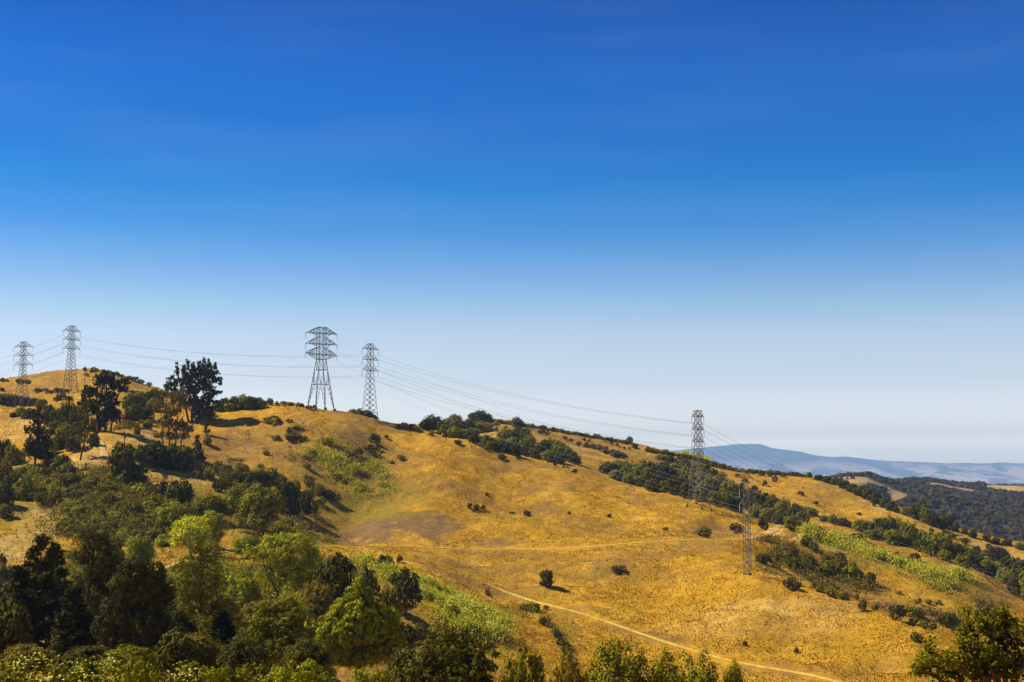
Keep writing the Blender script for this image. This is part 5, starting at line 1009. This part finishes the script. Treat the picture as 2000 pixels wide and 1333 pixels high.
band('bush', [(1290, 888, 898, 20), (1305, 890, 903, 24), (1322, 893, 906, 26), (1340, 896, 912, 26), (1358, 902, 918, 26), (1375, 908, 924, 24), (1392, 915, 930, 22), (1330, 905, 916, 20), (1350, 912, 925, 20), (1368, 920, 934, 22), (1410, 922, 934, 18), (1385, 927, 940, 20), (1300, 899, 908, 14)], ['mid', 'dark'], 'green bush on the bank below the ridge left of the spur pylon top', 'bushes on the bank below the ridge')
band('bush', [(1205, 880, 893, 24), (1195, 878, 888, 16), (1218, 884, 896, 22), (1185, 880, 887, 12)], ['mid', 'dark'], 'green bush in the small clump below the grassy road on the far hill', 'small clump on the far hill')
band('bush', [(1130, 862, 872, 12), (1145, 864, 874, 14), (1158, 866, 877, 14), (1170, 868, 880, 16), (1182, 872, 882, 12), (1103, 852, 858, 10), (1115, 856, 862, 8), (1142, 855, 861, 7), (1150, 858, 863, 6), (1195, 862, 868, 8), (1206, 866, 872, 8), (1057, 839, 848, 14), (1068, 842, 850, 12), (1240, 868, 876, 14), (1220, 872, 877, 6), (1228, 873, 878, 5)], ['dark', 'dark', 'brown'], 'small bush scattered on the face of the far hill', 'bushes on the far hill face')
band('bush', [(968, 826, 833, 9), (975, 828, 832, 5), (970, 834, 839, 7), (949, 836, 840, 6), (962, 838, 841, 5), (988, 832, 838, 6)], ['dark'], 'tiny round bush on the pale knoll under the flat domed trees', 'tiny bushes on the pale knoll')
band('bush', [(894, 859, 868, 15), (869, 846, 855, 14), (980, 887, 898, 20), (1011, 892, 898, 9), (842, 845, 851, 12), (857, 843, 848, 14)], ['dark'], 'small round bush on the golden side of the crest', 'round bushes on the golden crest')
band('bush', [(1074, 894, 904, 16), (1083, 902, 911, 9), (1103, 905, 911, 8), (1100, 911, 915, 5), (1109, 911, 915, 6), (1123, 916, 924, 13)], ['dark'], 'small bush below the right hand cluster behind the crest', 'small bushes below the cluster')
band('bush', [(1475, 948, 958, 14), (1493, 938, 950, 12), (1505, 922, 932, 10), (1513, 928, 942, 12), (1487, 918, 930, 14), (1530, 926, 933, 10), (1563, 959, 967, 13), (1478, 966, 974, 8), (1593, 979, 986, 12), (1570, 952, 955, 4), (1708, 983, 990, 9), (1678, 1001, 1006, 10), (1780, 1004, 1012, 8), (1455, 935, 942, 14), (1440, 925, 932, 12)], ['dark', 'dark', 'brown'], 'lone bush on the bare golden dome at the right', 'bushes on the golden dome')
band('oak', [(1583, 925, 933, 10), (1600, 928, 938, 18), (1615, 930, 942, 20), (1632, 934, 948, 22), (1648, 938, 955, 24), (1665, 945, 962, 22), (1680, 950, 968, 24), (1697, 955, 976, 26), (1712, 962, 984, 22), (1728, 972, 992, 18), (1742, 980, 998, 22), (1752, 990, 1002, 12)], ['dark'], 'dark tree on the descending right edge of the golden dome', 'trees edging the golden dome', 1)
band('oak', [(1775, 990, 1008, 30), (1792, 985, 1015, 34), (1808, 992, 1022, 26), (1822, 1000, 1028, 20), (1838, 1008, 1032, 24), (1852, 1006, 1034, 26), (1868, 1022, 1040, 14), (1885, 1032, 1044, 12), (1900, 1036, 1050, 18), (1925, 1045, 1056, 16), (1945, 1050, 1062, 18), (1968, 1054, 1066, 20), (1990, 1060, 1072, 20)], ['dark', 'dark', 'mid'], 'dark tree beyond the golden edge before the shaded far hills', 'trees before the far hills', 1)
r_s = np.random.default_rng(64)
hr = []
for i in range(40):
    u = r_s.uniform(0, 1); px = 1800 + u * 190; py = 1012 + (px - 1800) * 0.42 + r_s.uniform(6, 38); hr.append((px, py - r_s.uniform(5, 13), py, r_s.uniform(9, 20)))
band('bush', hr, ['dark', 'mid', 'dark', 'olive'], 'thin golden strip', 'bushes on the thin golden strip', 0)
band('bush', [(1600, 1028, 1045, 24), (1591, 1034, 1044, 14), (1642, 1044, 1056, 24), (1672, 1042, 1052, 26), (1685, 1046, 1054, 16), (1675, 1062, 1073, 20), (1725, 1073, 1081, 12), (1752, 1078, 1083, 8), (1787, 1080, 1096, 26), (1870, 1112, 1122, 22), (1713, 1080, 1088, 20)], ['dark'], 'dark bush above the yellow green weed band', 'bushes above the weed band')
band('shrub', [(1543, 1072, 1092, 24), (1590, 1058, 1078, 18), (1576, 1046, 1066, 26), (1640, 1088, 1122, 34), (1660, 1100, 1136, 36), (1618, 1095, 1120, 30), (1640, 1078, 1102, 26), (1675, 1110, 1138, 28), (1700, 1118, 1142, 20), (1550, 1092, 1112, 24), (1580, 1082, 1108, 24), (1490, 1080, 1100, 30), (1515, 1095, 1112, 26), (1612, 1082, 1098, 18)], ['mid', 'dark', 'olive'], 'dusky shrub in the brushy gully below the weed band', 'shrubs in the brushy gully')
band('bush', [(1540, 1132, 1148, 22), (1555, 1140, 1152, 18), (1625, 1150, 1166, 26), (1605, 1145, 1158, 22), (1648, 1158, 1172, 22), (1672, 1160, 1172, 14), (1684, 1172, 1196, 16), (1708, 1182, 1194, 14), (1752, 1182, 1212, 30), (1775, 1182, 1205, 34), (1795, 1188, 1206, 24), (1785, 1205, 1220, 20), (1805, 1212, 1228, 20), (1822, 1218, 1232, 16), (1840, 1202, 1220, 30), (1858, 1198, 1220, 28), (1870, 1210, 1222, 18), (1757, 1154, 1162, 14), (1792, 1168, 1180, 18), (1812, 1170, 1180, 16), (1830, 1172, 1180, 16), (1905, 1190, 1205, 24), (1930, 1185, 1202, 30), (1955, 1190, 1205, 30)], ['dark', 'dark', 'mid', 'olive'], 'small shrub in the lower right hollow behind the grassy spur edge', 'shrubs in the lower right hollow')
T_('bush', 1790, 1235, 1254, 28, 'dark', 'round dark bush by itself on the near golden slope beside the near tree'); T_('bush', 1555, 1265, 1276, 12, 'dark', 'tiny dark bush on bare grass straight below the slender mast'); T_('bush', 1455, 1252, 1262, 10, 'dark', 'tiny dark dot of a bush just above the lower track')
T_('oak', 1068, 1114, 1145, 26, 'dark', 'lone small dark tree in the middle of the golden slope')
T_('bush', 1210, 1105, 1120, 34, 'brown', 'brown dry bush on top of the grassy mound'); T_('bush', 1375, 1030, 1048, 34, 'olive', 'wide dusky bush in the bank above the dirt road'); T_('bush', 1440, 1022, 1040, 30, 'brown', 'brown brush on the cut bank left of the road bend')
band('bush', [(1488, 1010, 1032, 16), (1494, 1018, 1036, 12)], ['brown', 'dark'], 'dark brush hanging on the steep cut at the road bend', 'brush on the road cut')
band('bush', [(917, 983, 994, 12), (930, 985, 996, 14), (944, 987, 996, 12)], ['dark'], 'small dark bush in the tight row of three on the main slope', 'row of three bushes')
band('bush', [(1029, 996, 1008, 17), (1112, 999, 1005, 8), (1190, 1004, 1011, 9), (1300, 1030, 1036, 11), (952, 962, 970, 8), (836, 848, 850, 5), (1000, 1000, 1004, 10), (1340, 960, 963, 6)], ['dark', 'brown'], 'little scattered bush on the middle of the main slope', 'little bushes on the main slope')
T_('bush', 732, 846, 866, 22, 'dark', 'dark rounded bush on the main slope right below the narrow pylon')
band('bush', [(530, 812, 826, 34), (567, 818, 826, 16), (582, 832, 840, 24), (572, 845, 860, 36), (590, 852, 862, 20), (540, 850, 860, 18), (640, 856, 868, 22), (612, 880, 892, 18), (600, 905, 915, 18), (640, 890, 900, 22), (755, 850, 856, 9), (700, 875, 892, 20), (722, 868, 882, 26), (687, 884, 894, 24), (735, 868, 880, 18), (785, 888, 900, 18), (765, 900, 906, 10), (660, 925, 935, 20), (565, 835, 848, 14), (510, 905, 915, 14), (520, 880, 890, 14)], ['brown', 'olive', 'dark', 'mid'], 'dusky half dry bush on the upper left of the main slope', 'half dry bushes on the main slope')
band('shrub', [(575, 938, 962, 28), (606, 928, 952, 24), (622, 945, 965, 26), (640, 955, 975, 24), (655, 962, 980, 20), (602, 955, 975, 22), (628, 970, 985, 18), (592, 965, 1000, 34), (570, 980, 1010, 34), (610, 985, 1005, 28), (560, 1015, 1040, 30), (595, 1020, 1040, 30)], ['mid', 'olive', 'dark'], 'green shrub between the valley grove and the main slope', 'shrubs beside the valley grove')
band('bush', [(748, 1084, 1104, 22), (762, 1086, 1108, 16), (780, 1084, 1100, 14)], ['dark', 'mid'], 'dark little bush at the upper end of the pale flowering weeds', 'bushes by the pale weeds')
T_('shrub', 884, 1180, 1212, 26, 'mid', 'dark green shrub standing inside the pale flowering weeds')
band('bush', [(1022, 1180, 1192, 14), (1048, 1180, 1195, 18), (1068, 1182, 1192, 12), (1060, 1205, 1222, 16), (1085, 1228, 1246, 14), (1096, 1245, 1262, 16), (1104, 1262, 1278, 18)], ['dark', 'mid'], 'small bush in the ditch under the lower track', 'bushes in the ditch')
band('shrub', [(820, 1218, 1242, 32), (845, 1222, 1248, 34), (835, 1240, 1262, 30), (800, 1225, 1250, 26)], ['mid', 'dark', 'olive'], 'low shrub in front of the shadow of the upright dark tree', 'shrubs in front of the shadow')
# crest and left hill
band('oak', [(440, 778, 800, 30), (458, 775, 800, 30), (476, 772, 798, 32), (495, 776, 798, 28), (510, 780, 798, 22), (425, 785, 803, 24), (448, 788, 804, 24), (485, 784, 800, 24)], ['mid', 'dark', 'mid'], 'green rounded tree in the tight row where the saddle meets the main crest', 'rounded trees on the saddle', 1)
band('bush', [(527, 778, 792, 16), (540, 784, 793, 10), (554, 784, 793, 14), (568, 786, 794, 14), (583, 786, 795, 12), (590, 788, 796, 10), (603, 792, 799, 14), (616, 791, 801, 9)], ['mid', 'dark'], 'small bush on the skyline left of the wide pylon', 'skyline bushes left of the wide pylon')
T_('oak', 700, 800, 824, 54, 'dark', 'dark spreading tree behind the crest at the narrow pylon feet', None, 800); T_('oak', 722, 810, 834, 34, 'dark', 'second dark tree behind the crest just right of the spreading one', None, 800); T_('oak', 742, 824, 834, 22, 'dark', 'low dark tree right of the narrow pylon on the crest', None, 800)
band('bush', [(165, 717, 724, 9), (185, 717, 726, 14), (178, 723, 728, 8), (4, 738, 746, 10), (12, 740, 746, 8), (170, 728, 736, 9), (204, 722, 736, 16), (214, 724, 740, 16), (228, 726, 734, 18), (238, 731, 738, 10), (252, 734, 742, 14), (262, 736, 745, 16), (275, 741, 749, 16), (292, 746, 756, 12)], ['dark', 'mid'], 'small bush on the skyline of the left hill', 'skyline bushes of the left hill')
band('bush', [(38, 740, 748, 18), (52, 742, 748, 16), (74, 758, 766, 18), (90, 758, 767, 16), (100, 762, 768, 14), (112, 758, 767, 18), (126, 760, 768, 20), (3, 757, 764, 12), (262, 762, 768, 22), (120, 768, 782, 22), (134, 774, 784, 18), (110, 774, 784, 14)], ['dark', 'mid'], 'dark bush on the open face of the left hill', 'bushes on the left hill face')
band('oak', [(5, 770, 790, 24), (20, 770, 790, 24), (36, 774, 790, 22), (50, 776, 792, 22), (66, 778, 794, 24), (82, 780, 798, 22), (40, 796, 812, 22), (60, 798, 815, 30), (25, 806, 816, 16), (52, 806, 818, 26)], ['dark', 'mid'], 'dark scrub oak in the strip around the leftmost pylon feet', 'scrub oaks at the leftmost pylon', 1)
band('oak', [(95, 792, 830, 30), (112, 800, 838, 34), (130, 785, 845, 36), (148, 795, 850, 30), (108, 822, 850, 34), (130, 828, 865, 40), (145, 840, 880, 30), (118, 845, 880, 36), (98, 855, 890, 26), (185, 850, 872, 20)], ['dark', 'mid', 'dark'], 'dark oak crowded between the cone shaped pine and the wide pine clump', 'oaks between the left pines', 1)
band('oak', [(255, 770, 800, 30), (270, 768, 800, 32), (288, 765, 800, 34), (305, 760, 795, 30), (262, 790, 822, 34), (282, 795, 820, 30), (252, 805, 832, 26), (300, 778, 805, 26)], ['mid', 'dark'], 'green tree on the saddle between the two tall dark pines', 'green trees on the saddle', 1)
band('oak', [(268, 836, 850, 14), (290, 820, 838, 18), (283, 825, 838, 12)], ['mid'], 'small green bush tree beside the pale clearing', 'small trees by the clearing', 1)
T_('oak', 400, 795, 815, 34, 'dark', 'dark round shrub tree under the right side of the windswept pine'); T_('shrub', 405, 850, 870, 18, 'olive', 'thin shrub under the narrow little evergreen')
band('shrub', [(425, 900, 925, 24), (410, 912, 935, 30), (395, 905, 925, 26), (440, 905, 932, 30), (470, 905, 930, 34), (530, 915, 945, 34), (545, 925, 950, 30), (380, 900, 918, 20), (428, 935, 960, 28)], ['dark', 'mid', 'olive'], 'dark shrub in the line along the bottom left edge of the main slope', 'shrubs edging the main slope')
band('oak', [(8, 860, 905, 30), (22, 870, 910, 28), (38, 880, 905, 24), (5, 900, 945, 34), (28, 925, 960, 44), (8, 945, 990, 36), (45, 935, 965, 34), (100, 880, 915, 34), (118, 890, 925, 36), (130, 905, 935, 34), (10, 985, 1010, 30), (4, 1082, 1112, 18), (135, 925, 955, 44), (95, 915, 935, 30)], ['dark', 'mid', 'olive'], 'dark scrubby tree near the left frame edge above the scrub field', 'scrubby trees at the left edge', 1)
# the chaparral field: individual low shrubs
r_c = np.random.default_rng(65); n_c = 0
poly_lo = ([40, 80, 130, 200, 260, 330, 400], [925, 925, 925, 925, 935, 975, 985]); poly_hi = ([40, 80, 140, 200, 260, 330, 400], [975, 985, 1055, 1062, 1070, 1065, 1050])
while n_c < 285:
    px = r_c.uniform(30, 400); lo = np.interp(px, *poly_lo); hi = np.interp(px, *poly_hi); py = r_c.uniform(lo, hi)
    if 60 < px < 140 and 978 < py < 1030 and r_c.random() < .92: continue
    mt = r_c.choice(['mid', 'bright', 'olive', 'bright', 'dark', 'grey', 'mid', 'olive'])
    T_('shrub', px, py - r_c.uniform(9, 22), py + 2, r_c.uniform(20, 36), mt, 'low rounded shrub in the dense scrub field on the left slope', 'low shrubs of the scrub field'); n_c += 1
r_c = np.random.default_rng(66)
hr = []
for i in range(46):
    px = r_c.uniform(100, 640); py = r_c.uniform(1118, 1200) if px > 400 else r_c.uniform(1060, 1130)
    if px < 135 and py < 1110: continue
    if 250 < px < 480 and py < 1118: continue
    hr.append((px, py - r_c.uniform(14, 28), py, r_c.uniform(26, 46)))
band('shrub', hr, ['mid', 'olive', 'dark', 'grey', 'bright'], 'undergrowth', 'undergrowth shrubs of the left valley', 0)
weeds("scrub_undergrowth", "dense low scrub between the rounded shrubs of the left slope", [(110, 945, 70, 22), (200, 940, 70, 22), (180, 985, 70, 26), (260, 980, 70, 26), (310, 1010, 60, 26), (230, 1030, 80, 26), (170, 1020, 50, 20), (340, 1000, 50, 26), (60, 930, 40, 16)], 9000, 13, 'olive', 0.6, 47, 0, 9, -0.6)
weeds("scrub_undergrowth", "green scrub leaves filling the valley floor between the big trees", [(60, 1150, 110, 40), (180, 1150, 110, 40), (300, 1150, 100, 40), (420, 1150, 80, 40), (520, 1150, 90, 40), (620, 1130, 70, 30), (560, 1050, 60, 30), (460, 1000, 60, 30)], 9000, 17, 'mid', 0.5, 48, 0, 9, -0.6)
GU = 'understorey trees of the lower left valley'
r_u = np.random.default_rng(67)
US = [(60, 1262, 100, 150), (165, 1265, 100, 150), (250, 1265, 100, 145), (20, 1140, 90, 320), (130, 1130, 80, 330), (150, 1160, 80, 300), (235, 1120, 80, 330), (330, 1130, 70, 330), (345, 1235, 90, 160), (385, 1240, 90, 170), (440, 1165, 80, 280), (450, 1225, 90, 190), (500, 1180, 80, 260), (480, 1245, 90, 160), (560, 1225, 80, 190), (600, 1250, 90, 160), (640, 1200, 70, 230), (610, 1185, 60, 280), (0, 1225, 90, 190), (690, 1170, 60, 300), (800, 1225, 60, 300), (830, 1262, 80, 150), (780, 1275, 70, 140)]
US.sort()
for i, (px, top, w, Y) in enumerate(US):
    fr = 'leftmost' if i == 0 else 'rightmost' if i == len(US) - 1 else ORD[i] + ' from the left'
    T_(['oak', 'broad', 'upswept'][i % 3], px, top, 1300, w, ['dark', 'dark', 'olive', 'mid'][i % 4], f"shaded tree, {fr} among the lower left valley understorey", GU, Y)

weeds("gully_brush", "dusky brush matted between the shrubs of the brushy gully", [(1545, 1080, 34, 12), (1570, 1110, 44, 14), (1630, 1110, 44, 16), (1600, 1140, 44, 10), (1670, 1135, 36, 12), (1520, 1095, 30, 10), (1500, 1060, 30, 10), (1560, 1055, 26, 10)], 2600, 13, 'olive', 0.5, 49, 0, 9, -0.05)
weeds("gully_brush", "dusky brush under the dark trees right of the tall clump", [(1830, 1085, 40, 10), (1760, 1062, 40, 8), (1900, 1105, 40, 10), (1960, 1130, 40, 10)], 700, 11, 'mid', 0.6, 50, 0, 9, -0.3)
weeds("hollow_brush", "brown green brush in the lower right hollow and ditch", [(1640, 1160, 60, 8), (1770, 1200, 50, 10), (1850, 1212, 50, 10), (1930, 1195, 50, 10)], 1300, 10, 'brown', 0.5, 51, 0, 8, 0.05)
weeds("hill_brush", "brown dead brush on the upper left of the main slope", [(545, 820, 40, 14), (580, 850, 50, 20), (640, 870, 50, 20), (600, 900, 60, 20), (530, 880, 50, 24), (470, 870, 50, 24), (680, 890, 50, 16)], 1500, 8, 'brown', 0.45, 52, 0, 7, 0.15)

# ------------------------------------------------------------------ far woodland: one mass of small crowns
def ico():
    t = (1 + 5**.5) / 2; v = np.array([(-1, t, 0), (1, t, 0), (-1, -t, 0), (1, -t, 0), (0, -1, t), (0, 1, t), (0, -1, -t), (0, 1, -t), (t, 0, -1), (t, 0, 1), (-t, 0, -1), (-t, 0, 1)], float); v /= np.linalg.norm(v[0])
    f = np.array([(0, 11, 5), (0, 5, 1), (0, 1, 7), (0, 7, 10), (0, 10, 11), (1, 5, 9), (5, 11, 4), (11, 10, 2), (10, 7, 6), (7, 1, 8), (3, 9, 4), (3, 4, 2), (3, 2, 6), (3, 6, 8), (3, 8, 9), (4, 9, 5), (2, 4, 11), (6, 2, 10), (8, 6, 7), (9, 8, 1)]); return v, f
def far_woods():
    r = np.random.default_rng(81); v, f = ico(); n = 24000; t = r.uniform(0.18, 0.44, n); y = r.uniform(2000, 3560, n); x = t * y
    i = np.clip(np.searchsorted(TF, t) - 1, 0, len(TF) - 1); j = np.clip(np.searchsorted(YF, y) - 1, 0, len(YF) - 1); gold = GOLD[i, j]; sage = SAGE[i, j]
    k = (gold < 0.25) & (r.random(n) > 0.5 * sage) & (vnoise(x, y, 70, 82) + 0.7 * vnoise(x, y, 25, 83) > -0.9); x, y = x[k], y[k]; z = lookF(x, y); m = len(x); s = r.uniform(3.0, 6.5, m)
    jit = 1 + 0.35 * r.normal(size=(m, 12, 1)); V = v[None] * jit * (s[:, None, None] * np.array([1.15, 1.15, 0.85])); V = V + np.stack([x, y, z + s * 0.35], 1)[:, None, :]
    Q = f[None] + (np.arange(m) * 12)[:, None, None]; o = link('far_woodland', mesh_np('far_woodland', V.reshape(-1, 3), Q.reshape(-1, 3), M['far'], False)); tag(o, 'dark evergreen woodland covering the shaded hills beyond the golden slopes', None, None, 'stuff')
far_woods()
band_far = [(1634, 930, 938, 9), (1643, 932, 938, 7), (1655, 933, 937, 5), (1665, 930, 936, 8)]
for q_, (px, top, base, w) in zip(('leftmost', 'second', 'third', 'rightmost'), band_far):
    p = castF(px, base); put('oak', p, w * p[1] / F, max(4.0, (base - top) * p[1] / F), 'dark', q_ + ' tiny dark tree on top of the pale knoll beyond the golden dome', 'trees on the pale knoll')
